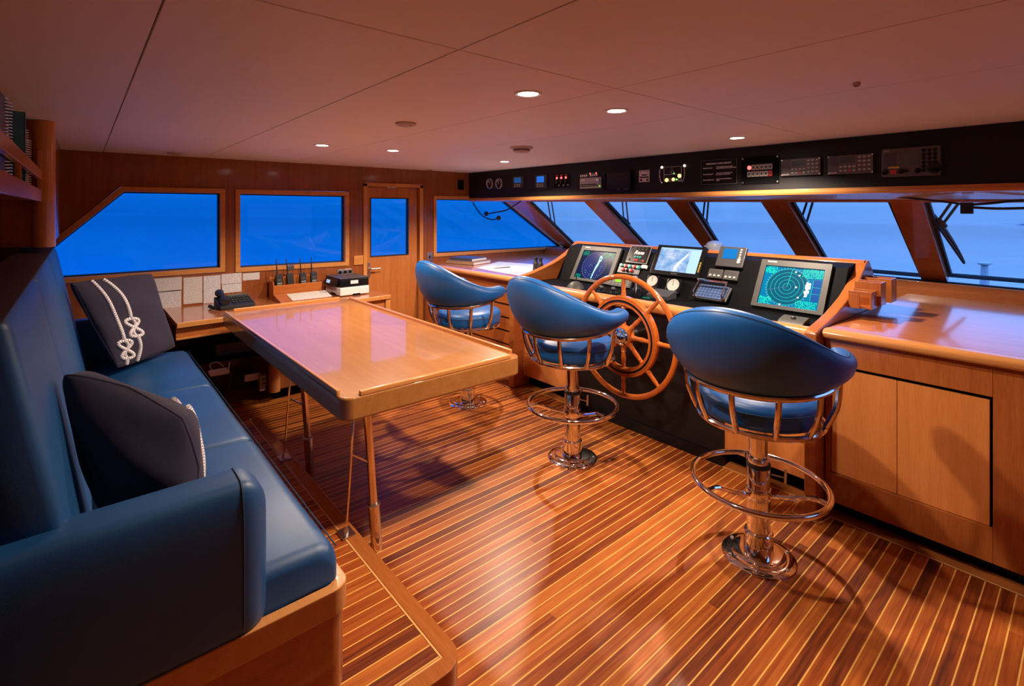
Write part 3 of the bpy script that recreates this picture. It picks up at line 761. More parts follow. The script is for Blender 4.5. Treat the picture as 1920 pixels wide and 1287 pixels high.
for y in (2.225, 3.13):
    tx, bx_ = 1.02, 1.065
    top = Vector((tx - 0.01, y, TZ - TT)); bot = Vector((bx_, y + 0.005, 0))
    m = MB().mat('copper'); dv = bot - top
    m.tube([top, top + dv * 0.70], 0.019, 16); lgo = m.build('leg', None, tb)
    s2 = MB().mat('copper').tube([top + dv * 0.69, bot], 0.026, 16); s2.build('leg_sleeve', None, lgo)
    s3 = MB().mat('steel').tube([top + dv * 0.69, top + dv * 0.70], 0.030, 16); s3.build('collar', None, lgo)
    rb = Vector((0.905, y - 0.02, SZ + 0.001)); rt = Vector((0.955, y + 0.0, TZ - TT))
    m = MB().mat('copper').tube([rb, rt], 0.0055, 10)
    m.tube([rb + (rt - rb) * 0.60, top + dv * 0.42], 0.0045, 8)
    ro = m.build('brace_rod', None, tb)
    MB().mat('steel').box(rb.x - 0.03, rb.x + 0.03, rb.y - 0.038, rb.y + 0.038, SZ + 0.001, SZ + 0.006).lathe(Fr((rb.x, rb.y, SZ), (1, 0, 0), (0, 1, 0), (0, 0, 1)), [(0.012, 0.005), (0.010, 0.02), (0.006, 0.03)], 12).build('foot_plate', None, ro)

# bar stools: one is built, the others copied
def make_stool(loc, label):
    t = thing('bar_stool', label, 'bar stool', (0, 0, 0), 'blue swivel bar stools')
    W = WORLD
    bo = MB().mat('chrome').lathe(W, [(0.0, 0.0), (0.157, 0.0), (0.157, 0.006), (0.150, 0.011), (0.118, 0.013), (0.116, 0.020), (0.110, 0.023), (0.066, 0.024)], 48).build('base_plate', None, t)
    for k in range(6):
        a = 2 * PI * k / 6 + 0.3
        MB().mat('steel').lathe(Fr((0.135 * math.cos(a), 0.135 * math.sin(a), 0.011), (1, 0, 0), (0, 1, 0), (0, 0, 1)), [(0.0, 0.006), (0.006, 0.0055), (0.009, 0.002), (0.010, 0.0)][::-1], 10).build('bolt', None, bo)
    c = MB().mat('chrome').lathe(W, [(0.062, 0.022), (0.062, 0.115), (0.058, 0.120), (0.050, 0.122), (0.050, 0.415), (0.047, 0.42)], 32)
    co = c.build('column', None, t)
    MB().mat('rubber').lathe(W, [(0.0515, 0.415), (0.0515, 0.432), (0.043, 0.436), (0.043, 0.41)], 32).build('rubber_collar', None, co)
    MB().mat('chrome').lathe(W, [(0.046, 0.434), (0.046, 0.462), (0.040, 0.466), (0.040, 0.64), (0.10, 0.645), (0.10, 0.652)], 32).build('upper_column', None, co)
    FZ = 0.345
    m = MB().mat('chrome').torus(Fr((0, 0, FZ), (1, 0, 0), (0, 1, 0), (0, 0, 1)), 0.285, 0.0135, 64, 12)
    fo = m.build('footrest_ring', None, t)
    for k in range(3):
        a = 2 * PI * k / 3 + 0.55
        e = Vector((math.cos(a), math.sin(a), 0))
        pts = curve(tuple(e * 0.283 + Vector((0, 0, FZ))), tuple(e * 0.22 + Vector((0, 0, FZ + 0.004))), tuple(e * 0.13 + Vector((0, 0, FZ - 0.03))), tuple(e * 0.045 + Vector((0, 0, FZ - 0.055))), n=6)
        MB().mat('chrome').tube(pts, 0.0105, 10).build('spoke', None, fo)
    MB().mat('chrome').lathe(W, [(0.052, FZ - 0.075), (0.055, FZ - 0.07), (0.055, FZ - 0.03), (0.052, FZ - 0.025)], 32).build('footrest_hub', None, fo)
    lv = MB().mat('steel').tube([(0.02, -0.05, 0.385), (0.03, -0.105, 0.385)], 0.004, 8).tube([(0.03, -0.105, 0.36), (0.03, -0.107, 0.425)], 0.006, 8)
    lv.build('lever', None, t)
    # seat frame: lower ring, upper rail and bent spindles
    RL, ZL, RU, ZU = 0.262, 0.655, 0.318, 0.835
    MB().mat('copper').torus(Fr((0, 0, ZL), (1, 0, 0), (0, 1, 0), (0, 0, 1)), RL, 0.0125, 64, 10).build('seat_ring', None, t)
    AM = math.radians(100)
    rail = []
    for i in range(49):
        a = -AM + 2 * AM * i / 48; q = abs(a) / AM
        rail.append((-RU * math.cos(a), -RU * math.sin(a), ZU + 0.055 * q ** 3))
    MB().mat('copper').tube(rail, 0.0125, 10).build('back_rail', None, t)
    for i in range(7):
        a = math.radians(-96 + 32 * i); q = abs(a) / AM; e = Vector((-math.cos(a), -math.sin(a), 0))
        zt = ZU + 0.055 * q ** 3
        pts = curve(tuple(e * RL + Vector((0, 0, ZL))), tuple(e * (RL + 0.028) + Vector((0, 0, ZL + 0.06))), tuple(e * (RL + 0.048) + Vector((0, 0, ZL + 0.12))), tuple(e * RU + Vector((0, 0, zt))), n=6)
        m = MB().mat('copper')
        m.tube(pts, 0.0128, 8)
        m.build('spindle', None, t)
    # seat pad
    def sp(u, v):
        a = 2 * PI * u; ca, sa = math.cos(a), math.sin(a)
        ex = 1.0 + (0.16 if ca > 0 else 0.0) * abs(ca) ** 1.5
        prof = [(0.0, 0.660), (0.20, 0.660), (0.243, 0.668), (0.252, 0.69), (0.252, 0.735), (0.247, 0.752), (0.232, 0.768), (0.20, 0.781), (0.13, 0.794), (0.06, 0.799), (0.0, 0.80)]
        k = v * (len(prof) - 1); i = min(int(k), len(prof) - 2); f = k - i
        r = prof[i][0] * (1 - f) + prof[i + 1][0] * f; z = prof[i][1] * (1 - f) + prof[i + 1][1] * f
        return Vector((r * ca * ex, r * sa * 1.0, z))
    so_ = MB().mat('blue').grid(sp, 56, 31, True, False).build('seat', None, t, angle=80)
    MB().mat('seam').tube([(0.2535 * math.cos(2 * PI * i / 64) * (1.0 + (0.16 if math.cos(2 * PI * i / 64) > 0 else 0) * abs(math.cos(2 * PI * i / 64)) ** 1.5), 0.2535 * math.sin(2 * PI * i / 64), 0.737) for i in range(64)], 0.0022, 6, True).build('piping', None, so_)
    # wrap-around backrest
    AB = math.radians(111)
    def ztop_(q): return 0.995 + 0.205 * (0.5 + 0.5 * math.cos(PI * min(1.0, q / 0.86)))
    def sec(a, v):
        q = abs(a) / AB
        zb = 0.842 + 0.055 * q ** 2.2; zt = ztop_(q)
        rb, rt = 0.308 - 0.0 * q, 0.352 + 0.040 * max(0.0, 1 - (q / 0.75) ** 2) - 0.040 * q ** 2
        th = 0.040 * (1 - 0.1 * q)
        tt = 2 * PI * v
        h = math.cos(tt); w = math.sin(tt)
        hh = math.copysign(abs(h) ** 0.55, h); ww = math.copysign(abs(w) ** 0.75, w)
        f = (hh + 1) / 2
        bow = 0.028 * math.sin(PI * f)
        r = rb + (rt - rb) * f + ww * th * (0.75 + 0.45 * f) + bow
        z = zb + (zt - zb) * f
        return r, z
    def bk(u, v):
        e = 0.06
        uu = (u - e) / (1 - 2 * e); k = 1.0
        if uu < 0: k = math.sqrt(max(0.0, 1 - (-uu * (1 - 2 * e) / e) ** 2)); da = uu * 0.55
        elif uu > 1: k = math.sqrt(max(0.0, 1 - ((uu - 1) * (1 - 2 * e) / e) ** 2)); da = (uu - 1) * 0.55
        else: da = 0
        a = -AB + 2 * AB * min(1, max(0, uu)) + da * 4
        r, z = sec(max(-AB, min(AB, a)), v)
        rc, zc = 0, 0
        for j in range(4):
            rr, zz = sec(max(-AB, min(AB, a)), j / 4); rc += rr / 4; zc += zz / 4
        r = rc + (r - rc) * max(k, 0.02); z = zc + (z - zc) * max(k, 0.02)
        return Vector((-r * math.cos(a), -r * math.sin(a), z))
    m = MB().mat('blue').grid(bk, 81, 30, False, True)
    m.f.append(list(range(30))[::-1]); m.mi.append(0); m.f.append([80 * 30 + i for i in range(30)]); m.mi.append(0)
    bo_ = m.build('backrest', None, t, angle=80)
    pts = []
    for i in range(60):
        a = -AB + 2 * AB * i / 59; r, z = sec(a, 0.085); pts.append((-(r + 0.0005) * math.cos(a), -(r + 0.0005) * math.sin(a), z))
    MB().mat('seam').tube(pts, 0.0020, 6).build('seam', None, bo_)
    return t
st = make_stool(None, 'blue leather bar stool nearest the viewer, before the green radar screen')
st.location = (2.386, 1.043, 0.0); st.rotation_euler = (0, 0, math.radians(5))
s2 = dup(st, (2.417, 2.235, 0.0), math.radians(-3)); s2['label'] = 'blue leather bar stool in the middle, directly before the wooden steering wheel'
s3 = dup(st, (2.445, 3.433, 0.0), math.radians(-5)); s3['label'] = 'blue leather bar stool farthest away, beside the drawers, its post partly behind the table'
# ================================================================== COUNTERS, CONSOLE, DESK, SHELF
XZ = Fr((0, 0, 0), (1, 0, 0), (0, 0, 1), (0, 1, 0))
# starboard sideboard: cabinet with two sliding doors, and its worktop
cb_ = thing('sideboard', 'long wooden cabinet at right with two pale sliding doors and dark toe kick', 'cabinet', (3.0, 0.1, 0))
CXF = 2.992
m = MB().mat('wood_z')
DY0, DY1, DZ0, DZ1 = 0.317, 0.940, 0.222, 0.790
m.box(CXF, CXF + 0.02, YS + 0.003, DY0, 0.072, 0.924).box(CXF, CXF + 0.02, DY1, 0.962, 0.072, 0.924)
m.box(CXF, CXF + 0.02, DY0, DY1, 0.072, DZ0).box(CXF, CXF + 0.02, DY0, DY1, DZ1, 0.924)
m.build('face_frame', None, cb_, 0.0025)
bx('carcass', 'wood_z', cb_, CXF + 0.06, 4.66, YS + 0.003, 0.955, 0.075, 0.92)
bx('recess', 'black', cb_, CXF + 0.045, CXF + 0.058, DY0 - 0.01, DY1 + 0.01, DZ0 - 0.01, DZ1 + 0.01)
for k, (a, b, dx) in enumerate(((0.328, 0.655, 0.012), (0.657, 0.938, 0.012))):
    bx('sliding_door', 'cabinet', cb_, CXF + dx, CXF + dx + 0.02, a, b, DZ0 + 0.002, DZ1 - 0.018 + 0.0 * k, 0.002)
bx('toe_kick', 'black', cb_, CXF + 0.065, CXF + 0.085, YS + 0.003, 0.955, 0.003, 0.075)
gr = MB().mat('rubber')
for k in range(46): gr.box(CXF + 0.060, CXF + 0.066, 0.05 + 0.0125 * k, 0.0545 + 0.0125 * k, 0.028, 0.068)
gr.build('vent_grille', None, cb_)
wt = MB().mat('counter')
wt.prism(XZ, [(2.965, 0.928), (2.962, 0.95), (2.972, 0.966), (2.99, 0.972), (4.70, 0.972), (4.70, 0.93)], YS + 0.002, 0.962)
wto = wt.build('worktop', None, None, 0.0, angle=50)
tag(wto, 'wide varnished worktop at right below the windshield, reflecting blue dusk light', 'worktop')
nz = MB().mat('trim_y').prism(XZ, [(2.975, 0.926), (2.955, 0.932), (2.948, 0.95), (2.956, 0.967), (2.975, 0.9745), (3.02, 0.9745), (3.02, 0.926)], YS + 0.002, 0.962)
nz.build('nosing', None, wto, angle=60)

# port chart counter with drawers
pc = thing('drawer_unit', 'wooden chest of wide drawers beneath the port chart counter, beside the far stool', 'drawers', (3.1, 4.2, 0))
PX = 3.10
bx('carcass', 'wood_y', pc, PX + 0.05, 4.6, 3.51, WY - 0.003, 0.10, 0.93)
bx('gap_back', 'black', pc, PX + 0.035, PX + 0.05, 3.51, 4.84, 0.06, 0.93)
for k in range(7):
    z1 = 0.935 - 0.1262 * k
    bx('drawer', 'wood_y', pc, PX, PX + 0.03, 3.515, 4.80, z1 - 0.1262 + 0.016, z1 - 0.001, 0.002)
bx('end_panel', 'door', pc, PX - 0.01, PX + 0.05, 4.82, WY - 0.003, 0.06, 0.93, 0.002)
bx('toe_kick', 'black', pc, PX + 0.05, PX + 0.07, 3.51, WY - 0.003, 0.003, 0.10)
pw = MB().mat('counter').prism(XZ, [(3.03, 0.94), (3.03, 0.97), (5.0, 0.97), (5.0, 0.94)], 3.51, WY - 0.003)
pwo = tag(pw.build('worktop', None, None), 'chart counter in the far port corner, spread with papers', 'worktop')
MB().mat('trim_y').prism(XZ, [(3.035, 0.928), (3.015, 0.934), (3.008, 0.95), (3.014, 0.968), (3.035, 0.9755), (3.07, 0.9755), (3.07, 0.928)], 3.51, WY - 0.003).build('nosing', None, pwo, angle=60)

# helm console
hc = thing('helm_console', 'large wooden helm console with black dashboard and sweeping side panels', 'console', (3.2, 2.25, 0))
def cheek(dx):
    P = [(2.885, 0.003), (2.885, 0.945), (2.895, 0.964)]
    top = [(2.93, 0.974), (3.065, 0.997), (3.18, 1.020), (3.288, 1.050), (3.40, 1.084), (3.496, 1.124), (3.60, 1.178), (3.68, 1.228), (3.735, 1.266), (3.762, 1.279), (3.785, 1.279), (3.80, 1.268)]
    P += [(x + dx * min(1, max(0, (z - 0.96) / 0.2)), z) for x, z in top]
    P += [(4.09 + dx, 0.975), (4.09 + dx, 0.003)]
    return P
SKX = 0.07
b1 = MB().mat('wood_x').prism(XZ, cheek(0.0), 0.968, 1.028).build('side_panel', None, hc, 0.008, 3, angle=50)
def lcheek():
    P = cheek(SKX); P[0] = (2.945, 0.003); P[1] = (2.945, 0.945); P[2] = (2.955, 0.964); P[3] = (2.99, 0.974); return P
b2 = MB().mat('wood_x').prism(XZ, lcheek(), 3.432, 3.498).build('side_panel', None, hc, 0.008, 3, angle=50)
YA, YB = 1.028, 3.432
def dashx(z, y): return 3.42 + 0.6 * (z - 0.94) + 0.035 * (y - 1.3)
DZB = 0.938
ds = MB().mat('black')
strip(ds, lambda y: [(3.05, DZB), (dashx(DZB, y), DZB), (dashx(1.24, y), 1.24), (3.745 + SKX * (y - YA) / (YB - YA), 1.262),
                     (3.78 + SKX * (y - YA) / (YB - YA), 1.262), (4.06 + SKX * (y - YA) / (YB - YA), 0.975), (4.06, 0.5), (3.20, 0.5), (3.05, 0.88)], YA, YB)
ds.build('dashboard', None, hc)
rm = MB().mat('wood_y')
strip(rm, lambda y: [(a + SKX * (y - YA) / (YB - YA), z) for a, z in ((3.728, 1.258), (3.735, 1.272), (3.757, 1.281), (3.785, 1.281), (3.80, 1.266), (3.79, 1.25))], YA - 0.045, YB + 0.045)
rm.build('top_rim', None, hc, angle=50)
lp = MB().mat('trim_y').prism(XZ, [(2.99, 0.888), (2.972, 0.90), (2.968, 0.925), (2.975, 0.945), (2.992, 0.954), (3.06, 0.954), (3.06, 0.888)], YA, YB)
lp.build('front_lip', None, hc, angle=60)
BY0, BY1 = 1.545, 2.84
bx('front_panel', 'blackvinyl', hc, 3.045, 3.075, BY0, BY1, 0.003, 0.888)
bx('kick_rail', 'gloss', hc, 3.032, 3.045, BY0, BY1, 0.003, 0.075, 0.003)
for a, b in ((BY1, YB), (YA, BY0)):
    o = bx('wood_panel', 'cabinet', hc, 3.062, 3.085, a, b, 0.100, 0.888, 0.002)
    MB().mat('black').box(3.0615, 3.0625, a + 0.01, b - 0.01, 0.298, 0.3015).build('seam', None, o)
    bx('toe_kick', 'black', hc, 3.14, 3.16, a, b, 0.003, 0.105)
bx('core', 'black', hc, 3.165, 3.9, YA, YB, 0.003, 0.5)

# wooden caddies on the starboard side panel
cd = thing('caddy', 'three small open wooden caddies fixed outside the right console side panel', 'caddy', (3.5, 0.9, 1.04))
def open_box(x0, x1, y0, y1, z0, z1, t=0.010, notch=False):
    m = MB().mat('wood_z')
    if notch:
        m.box(x0, x0 + t, y1 - 0.055, y1, z0, z1 - 0.0185).box(x0, x0 + t, y0, y0 + 0.012, z0, z1 - 0.0185).box(x0, x0 + t, y0, y1, z1 - 0.018, z1)
    else: m.box(x0, x0 + t, y0, y1, z0, z1)
    m.box(x1 - t, x1, y0, y1, z0, z1).box(x0 + t + 0.0004, x1 - t - 0.0004, y0 + 0.0006, y0 + t, z0 + 0.0006, z1 - 0.0006).box(x0 + t + 0.0004, x1 - t - 0.0004, y0 + t + 0.0004, y1 - 0.0004, z0 + 0.001, z0 + t)
    return m.build('holder', None, cd, 0.002)
open_box(3.375, 3.475, 0.852, 0.966, 1.035, 1.135, notch=True)
open_box(3.485, 3.585, 0.835, 0.966, 1.045, 1.178)
open_box(3.66, 3.77, 0.825, 0.966, 1.045, 1.185)

# pale dome behind the console rim
dp = at(1340, 456, X=4.36)
dm = thing('domed_instrument', 'pale blue-white dome on a pedestal showing above the console rim', 'instrument', (dp.x, dp.y, 0.975))
DF_ = Fr((dp.x, dp.y, 0), (1, 0, 0), (0, 1, 0), (0, 0, 1))
MB().lathe(DF_, [(0.075, 0.975), (0.075, 1.16), (0.055, 1.225), (0.07, 1.230)], 28).build('pedestal', 'wood_z', dm)
MB().lathe(DF_, [(0.072, 1.230), (0.078, 1.262), (0.070, 1.292), (0.048, 1.310), (0.02, 1.318), (0.0, 1.319)], 28, cap=False).build('dome', 'domepale', dm)
MB().mat('steel').ball(DF_.at(-0.02, 0.078, 1.262), 0.012, 0.012, 0.014).build('knob', None, dm)

# steering wheel
WC = Vector((2.80, 2.12, 0.744))
sw = thing('steering_wheel', 'large varnished wooden steering wheel with eight turned spokes and chrome hub', 'steering wheel', tuple(WC))
WF = Fr(WC, (0, -1, 0), (0, 0, 1), (-1, 0, 0))
MB().mat('wheelwood').torus(WF, 0.400, 0.0185, 96, 14).build('rim', None, sw)
ir = MB().mat('wheelwood').lathe(WF, [(0.212, -0.020), (0.208, -0.010), (0.208, 0.010), (0.214, 0.024), (0.226, 0.020), (0.228, 0.026), (0.252, 0.026), (0.254, 0.020), (0.266, 0.022), (0.272, 0.010), (0.272, -0.012), (0.262, -0.022), (0.212, -0.020)], 96, cap=False)
iro = ir.build('inner_ring', None, sw, angle=25)
bd = MB().mat('gloss').lathe(WF, [(0.232, 0.0255), (0.232, 0.0275), (0.245, 0.0275), (0.245, 0.0255), (0.232, 0.0255)], 96, cap=False)
bd.build('inlay_band', None, iro)
for k in range(8):
    a = PI / 2 + k * PI / 4; e = WF.x * math.cos(a) + WF.y * math.sin(a)
    SFr = Fr(WC, e.cross(WF.z), WF.z, e)
    pr = [(0.026, 0.055), (0.026, 0.075), (0.018, 0.085), (0.021, 0.092), (0.017, 0.098), (0.021, 0.104), (0.017, 0.11), (0.019, 0.13), (0.020, 0.15), (0.017, 0.175), (0.015, 0.185), (0.019, 0.190), (0.015, 0.196), (0.020, 0.205), (0.021, 0.285), (0.016, 0.292), (0.020, 0.297), (0.016, 0.303), (0.018, 0.325), (0.0165, 0.35), (0.014, 0.372), (0.016, 0.388)]
    MB().mat('wheelwood').lathe(SFr, [(r * 0.82, h) for r, h in pr], 14).build('spoke', None, sw, angle=50)
hb = MB().mat('wheelwood').lathe(WF, [(0.068, -0.03), (0.072, -0.01), (0.072, 0.015), (0.062, 0.028)], 40); hbo = hb.build('hub', None, sw)
MB().mat('chrome').lathe(WF, [(0.060, 0.026), (0.058, 0.034), (0.046, 0.038), (0.042, 0.035), (0.036, 0.038), (0.033, 0.044), (0.018, 0.051), (0.0, 0.053)], 40).build('hub_cap', None, hbo)
MB().mat('steel').cyl(WF, 0.025, -0.243, -0.02, 20).build('shaft', None, sw)

# desk along the port wall
DZ = 0.76
dsk = thing('desk', 'wooden desk along the port wall under the windows, open space below', 'desk', (1.4, 4.8, 0))
top = MB().mat('counter'); FX0, FX1 = 0.56, 2.325
def dy(x): return 4.435 + 0.075 * (x - 0.49)
top.prism(WORLD, [(FX0 - 0.02, dy(FX0)), (FX1, dy(FX1)), (FX1, WY - 0.003), (FX0 - 0.02, WY - 0.003)], DZ - 0.03, DZ)
top.build('desktop', None, dsk)
MB().mat('trim_x').prism(WORLD, [(FX0 - 0.02, dy(FX0) - 0.012), (FX1 + 0.004, dy(FX1) - 0.012), (FX1 + 0.004, dy(FX1) + 0.018), (FX0 - 0.02, dy(FX0) + 0.018)], DZ - 0.038, DZ + 0.002).build('nosing', None, dsk, 0.006, 3)
MB().mat('wood_x').prism(WORLD, [(FX0 - 0.02, dy(FX0) + 0.02), (1.22, dy(1.22) + 0.02), (1.22, dy(1.22) + 0.035), (FX0 - 0.02, dy(FX0) + 0.035)], DZ - 0.115, DZ - 0.036).build('fascia', None, dsk)
MB().mat('trim_x').prism(WORLD, [(FX0 - 0.02, dy(FX0) + 0.012), (1.22, dy(1.22) + 0.012), (1.22, dy(1.22) + 0.05), (FX0 - 0.02, dy(FX0) + 0.05)], DZ - 0.130, DZ - 0.115).build('lower_rail', None, dsk, 0.003)
# pedestal with rounded post, its door, and the end frame by the door
pd = MB().mat('door').prism(WORLD, [(1.27, dy(1.27) + 0.015), (2.27, dy(2.27) + 0.015), (2.27, WY - 0.003), (1.22, WY - 0.003), (1.22, dy(1.27) + 0.06)], 0.09, DZ - 0.03)
pd.build('pedestal', None, dsk)
MB().mat('trim_z').prism(WORLD, rrect(1.195, 1.285, dy(1.24) - 0.01, dy(1.24) + 0.08, 0.042, 6), 0.075, DZ - 0.03).build('corner_post', None, dsk)
bx('toe_kick', 'black', dsk, 1.25, 2.28, dy(1.25) + 0.07, WY - 0.01, 0.003, 0.09)
MB().mat('trim_z').box(FX1 - 0.05, FX1, dy(FX1) - 0.005, dy(FX1) + 0.04, 0.003, DZ - 0.03).build('end_post', None, dsk, 0.003)
bx('end_panel', 'door', dsk, FX1 - 0.03, FX1 - 0.012, dy(FX1) + 0.04, WY - 0.003, 0.003, DZ - 0.03)
bx('shelf', 'black', dsk, 0.3, 1.22, 4.62, WY - 0.003, 0.375, 0.395)
bx('knee_back', 'wall', dsk, 0.3, 1.22, WY - 0.02, WY - 0.003, 0.003, DZ - 0.03)

# book rack with fiddle rails above the sofa
sh = thing('bookshelf', 'wooden bookshelf with fiddle rail above the near end of the sofa', 'shelf', (-0.3, 2.6, 1.62))
bx('board', 'wood_y', sh, -0.42, -0.152, 0.9, 3.535, 1.645, 1.662)
bx('front_lip', 'trim_y', sh, -0.165, -0.148, 0.9, 3.535, 1.640, 1.700, 0.003)
bx('fiddle_rail', 'trim_y', sh, -0.165, -0.148, 0.9, 3.535, 1.752, 1.800, 0.004)
bx('back_board', 'wall', sh, -0.44, -0.42, 0.9, 3.535, 1.40, CZ - 0.003)
for y in (1.52, 2.35, 3.525): bx('upright', 'trim_z', sh, -0.166, -0.149, y - 0.008, y + 0.008, 1.665, 1.775 if y < 3 else 1.9, 0.002)

# ------------------------------------------------------------------ books and binders on the shelf
def book(name, label, y, th, depth, hgt, mat, spiral=None, lean=0.0, x1=-0.205, pages=True):
    t = thing(name, label, 'book', (x1 - depth / 2, y, 1.662), 'books and binders on the shelf')
    F = Fr((x1, y, 1.663), (-1, 0, 0), (0, 1, 0), (0, 0, 1))
    MB().mat(mat).fbox(F, 0, depth, 0, 0.004, 0, hgt).fbox(F, 0, depth, th - 0.004, th, 0, hgt).fbox(F, 0.0, 0.004, 0, th, 0, hgt if not spiral else 0.0).build('cover', None, t, 0.001)
    MB().mat('paper').fbox(F, 0.008, depth - 0.004, 0.0045, th - 0.0045, 0.004, hgt - 0.006).build('pages', None, t)
    if spiral:
        m = MB().mat(spiral); n = int(hgt / 0.0105)
        for k in range(n):
            m.torus(Fr(F.p(0.002, th / 2, 0.006 + 0.0105 * k), (1, 0, 0), (0, 1, 0), (0, 0, 1)), th / 2 + 0.002, 0.0018, 14, 5)
        m.build('spiral_binding', None, t)
    return t
M['bk_black'] = plain('black_binder_cover', (0.012, 0.010, 0.016), 0.4)
M['bk_blue'] = plain('teal_binder_cover', (0.05, 0.25, 0.42), 0.35)
M['bk_pale'] = plain('pale_blue_cover', (0.10, 0.18, 0.28), 0.4)
book('binder', 'black binder at the near end of the bookshelf, darkest of the row', 1.93, 0.22, 0.20, 0.275, 'bk_black', x1=-0.172)
book('notebook', 'blue spiral notebook pressed against the black binder', 2.26, 0.035, 0.20, 0.300, 'bk_pale', 'steel', x1=-0.192)
book('notebook', 'blue spiral notebook second after the black binder, cover facing out', 2.42, 0.030, 0.20, 0.31, 'bk_blue', 'steel', x1=-0.192)
book('notebook', 'tall blue notebook with a dark border, beside the spiral manuals', 2.93, 0.030, 0.21, 0.345, 'bk_blue', x1=-0.174)
book('manual', 'thick white spiral manual standing next to the locker post', 3.10, 0.034, 0.20, 0.30, 'bk_black', 'white', x1=-0.192)
book('manual', 'last spiral manual on the shelf, closest to the locker post', 3.25, 0.034, 0.20, 0.265, 'bk_black', 'white', x1=-0.192)
# puck lamp below the locker
pq = Vector((-0.14, 3.60, 1.408)); 
tag(MB().mat('lgrey').lathe(Fr((-0.215, 3.66, 1.409), (1, 0, 0), (0, -1, 0), (0, 0, -1)), [(0.03, 0.0), (0.032, 0.008), (0.02, 0.014), (0.0, 0.015)], 20).build('puck_lamp', None, None, loc=(-0.215, 3.66, 1.409)), 'small round puck lamp under the overhead locker', 'lamp')
# ================================================================== INSTRUMENTS
# ---- overhead console
oc = thing('overhead_console', 'long black overhead instrument panel with wood edge above the windshield', 'panel', (3.74, 2.2, 1.7))
OX = 3.72
bx('panel', 'blackvinyl', oc, OX, OX + 0.03, YS + 0.003, WY - 0.004, 1.738, CZ - 0.002)
strip(MB().mat('trim_y'), lambda y: [(OX - 0.012, 1.715), (OX - 0.010, 1.739), (OX + 0.03, 1.739), (OX + 0.03, 1.697), (OX - 0.004, 1.700)], YS + 0.003, WY - 0.004).build('bottom_rail', None, oc, 0.003)
OF0 = Fr((OX, 0, 0), (0, -1, 0), (0, 0, 1), (-1, 0, 0))
def ohp(x0, y0, x1, y1):
    """frame centred on a pixel rectangle of the overhead panel, with half width and half height"""
    cxm, cym = (x0 + x1) / 2, (y0 + y1) / 2
    l, r = at(x0, cym, X=OX), at(x1, cym, X=OX); t, b = at(cxm, y0, X=OX), at(cxm, y1, X=OX)
    c = at(cxm, cym, X=OX)
    return Fr((OX - 0.001, (l.y + r.y) / 2, (t.z + b.z) / 2), (0, -1, 0), (0, 0, 1), (-1, 0, 0)), (l.y - r.y) / 2, (t.z - b.z) / 2
def screws(F, hw, hh, parent, r=0.004, w=0.001):
    for su in (-1, 1):
        for sv in (-1, 1):
            MB().mat('steel').lathe(F.at(su * hw, sv * hh, w), [(r, 0), (r * 0.8, 0.0015), (0.0, 0.002)], 10).build('screw', None, parent)
# two round gauges
for (px0, px1), lb in (((912.5, 926), 'leftmost round gauge on the overhead panel'), ((929, 944), 'second round gauge, just right of the leftmost one')):
    F, hw, hh = ohp(px0, 335, px1, 354)
    r = 0.062
    t = thing('gauge', lb, 'gauge', tuple(F.o), 'round overhead gauges')
    MB().mat('steel').lathe(F, [(r, 0), (r, 0.012), (r * 0.9, 0.016), (r * 0.86, 0.010)], 32, cap=False).build('bezel', None, t)
    dl = MB().mat('gloss').lathe(F, [(r * 0.88, 0.0), (r * 0.88, 0.008), (0.0, 0.008)], 32)
    dl.mat('whitetext')
    for k in range(9):
        a = -0.8 + k * 0.6; G = F.at(r * 0.66 * math.cos(a), r * 0.66 * math.sin(a), 0.008).rot(a)
        dl.fbox(G, -0.008, 0.008, -0.0022, 0.0022, 0, 0.001)
    dl.build('dial', None, t)
    MB().mat('whitetext').fbox(F.rot(2.0), -0.008, 0.038, -0.002, 0.002, 0.009, 0.0105).build('needle', None, t)
# two small blue displays
M['lcd1'] = glow('dim_blue_lcd', (0.02, 0.12, 0.40), 0.55); M['lcd2'] = glow('bright_blue_lcd', (0.02, 0.17, 0.75), 0.9)
for q, lcd, lb in (((963, 331, 983, 352), 'lcd1', 'dimmer small blue overhead display beside the round gauges'), ((1005, 328, 1027, 352.5), 'lcd2', 'brighter small blue overhead display with two rows of keys')):
    F, hw, hh = ohp(*q)
    t = thing('display', lb, 'display', tuple(F.o), 'small blue overhead displays')
    MB().mat('dgrey').fbox(F, -hw, hw, -hh, hh, 0, 0.014).build('housing', None, t, 0.004)
    MB().mat(lcd).fbox(F, -hw * 0.70, hw * 0.55, -hh * 0.15, hh * 0.78, 0.012, 0.015).build('screen', None, t)
    for i in range(3):
        for j in range(2): MB().mat('lgrey').fbox(F.at(-hw * 0.55 + i * hw * 0.42, -hh * 0.45 - j * hh * 0.28, 0.014), -hw * 0.13, hw * 0.13, -hh * 0.08, hh * 0.08, 0, 0.004).build('key', None, t)
# row of three switches with red lamps
F, hw, hh = ohp(1040, 325, 1068, 352)
t = thing('toggle_switches', 'three overhead toggle switches with glowing red lamps', 'switch panel', tuple(F.o))
MB().mat('gloss').fbox(F, -hw, hw, -hh, hh, 0, 0.006).build('plate', None, t, 0.002)
for i in range(3):
    u = (-0.62 + 0.60 * i) * hw
    MB().mat('redled').lathe(F.at(u, hh * 0.36, 0.006), [(0.011, 0), (0.011, 0.004), (0.0, 0.007)], 12).build('lamp', None, t)
    MB().mat('dgrey').fbox(F.at(u, hh * -0.10, 0.006), -0.006, 0.006, -0.022, 0.022, 0, 0.016).build('toggle', None, t, 0.002)
    MB().mat('lgrey').lathe(F.at(u + 0.03, -hh * 0.68, 0.006), [(0.008, 0), (0.007, 0.005), (0.0, 0.007)], 12).build('cap', None, t)
    MB().mat('red').fbox(F.at(u, hh * 0.72, 0.006), -0.012, 0.012, -0.006, 0.006, 0, 0.0015).build('tab', None, t)
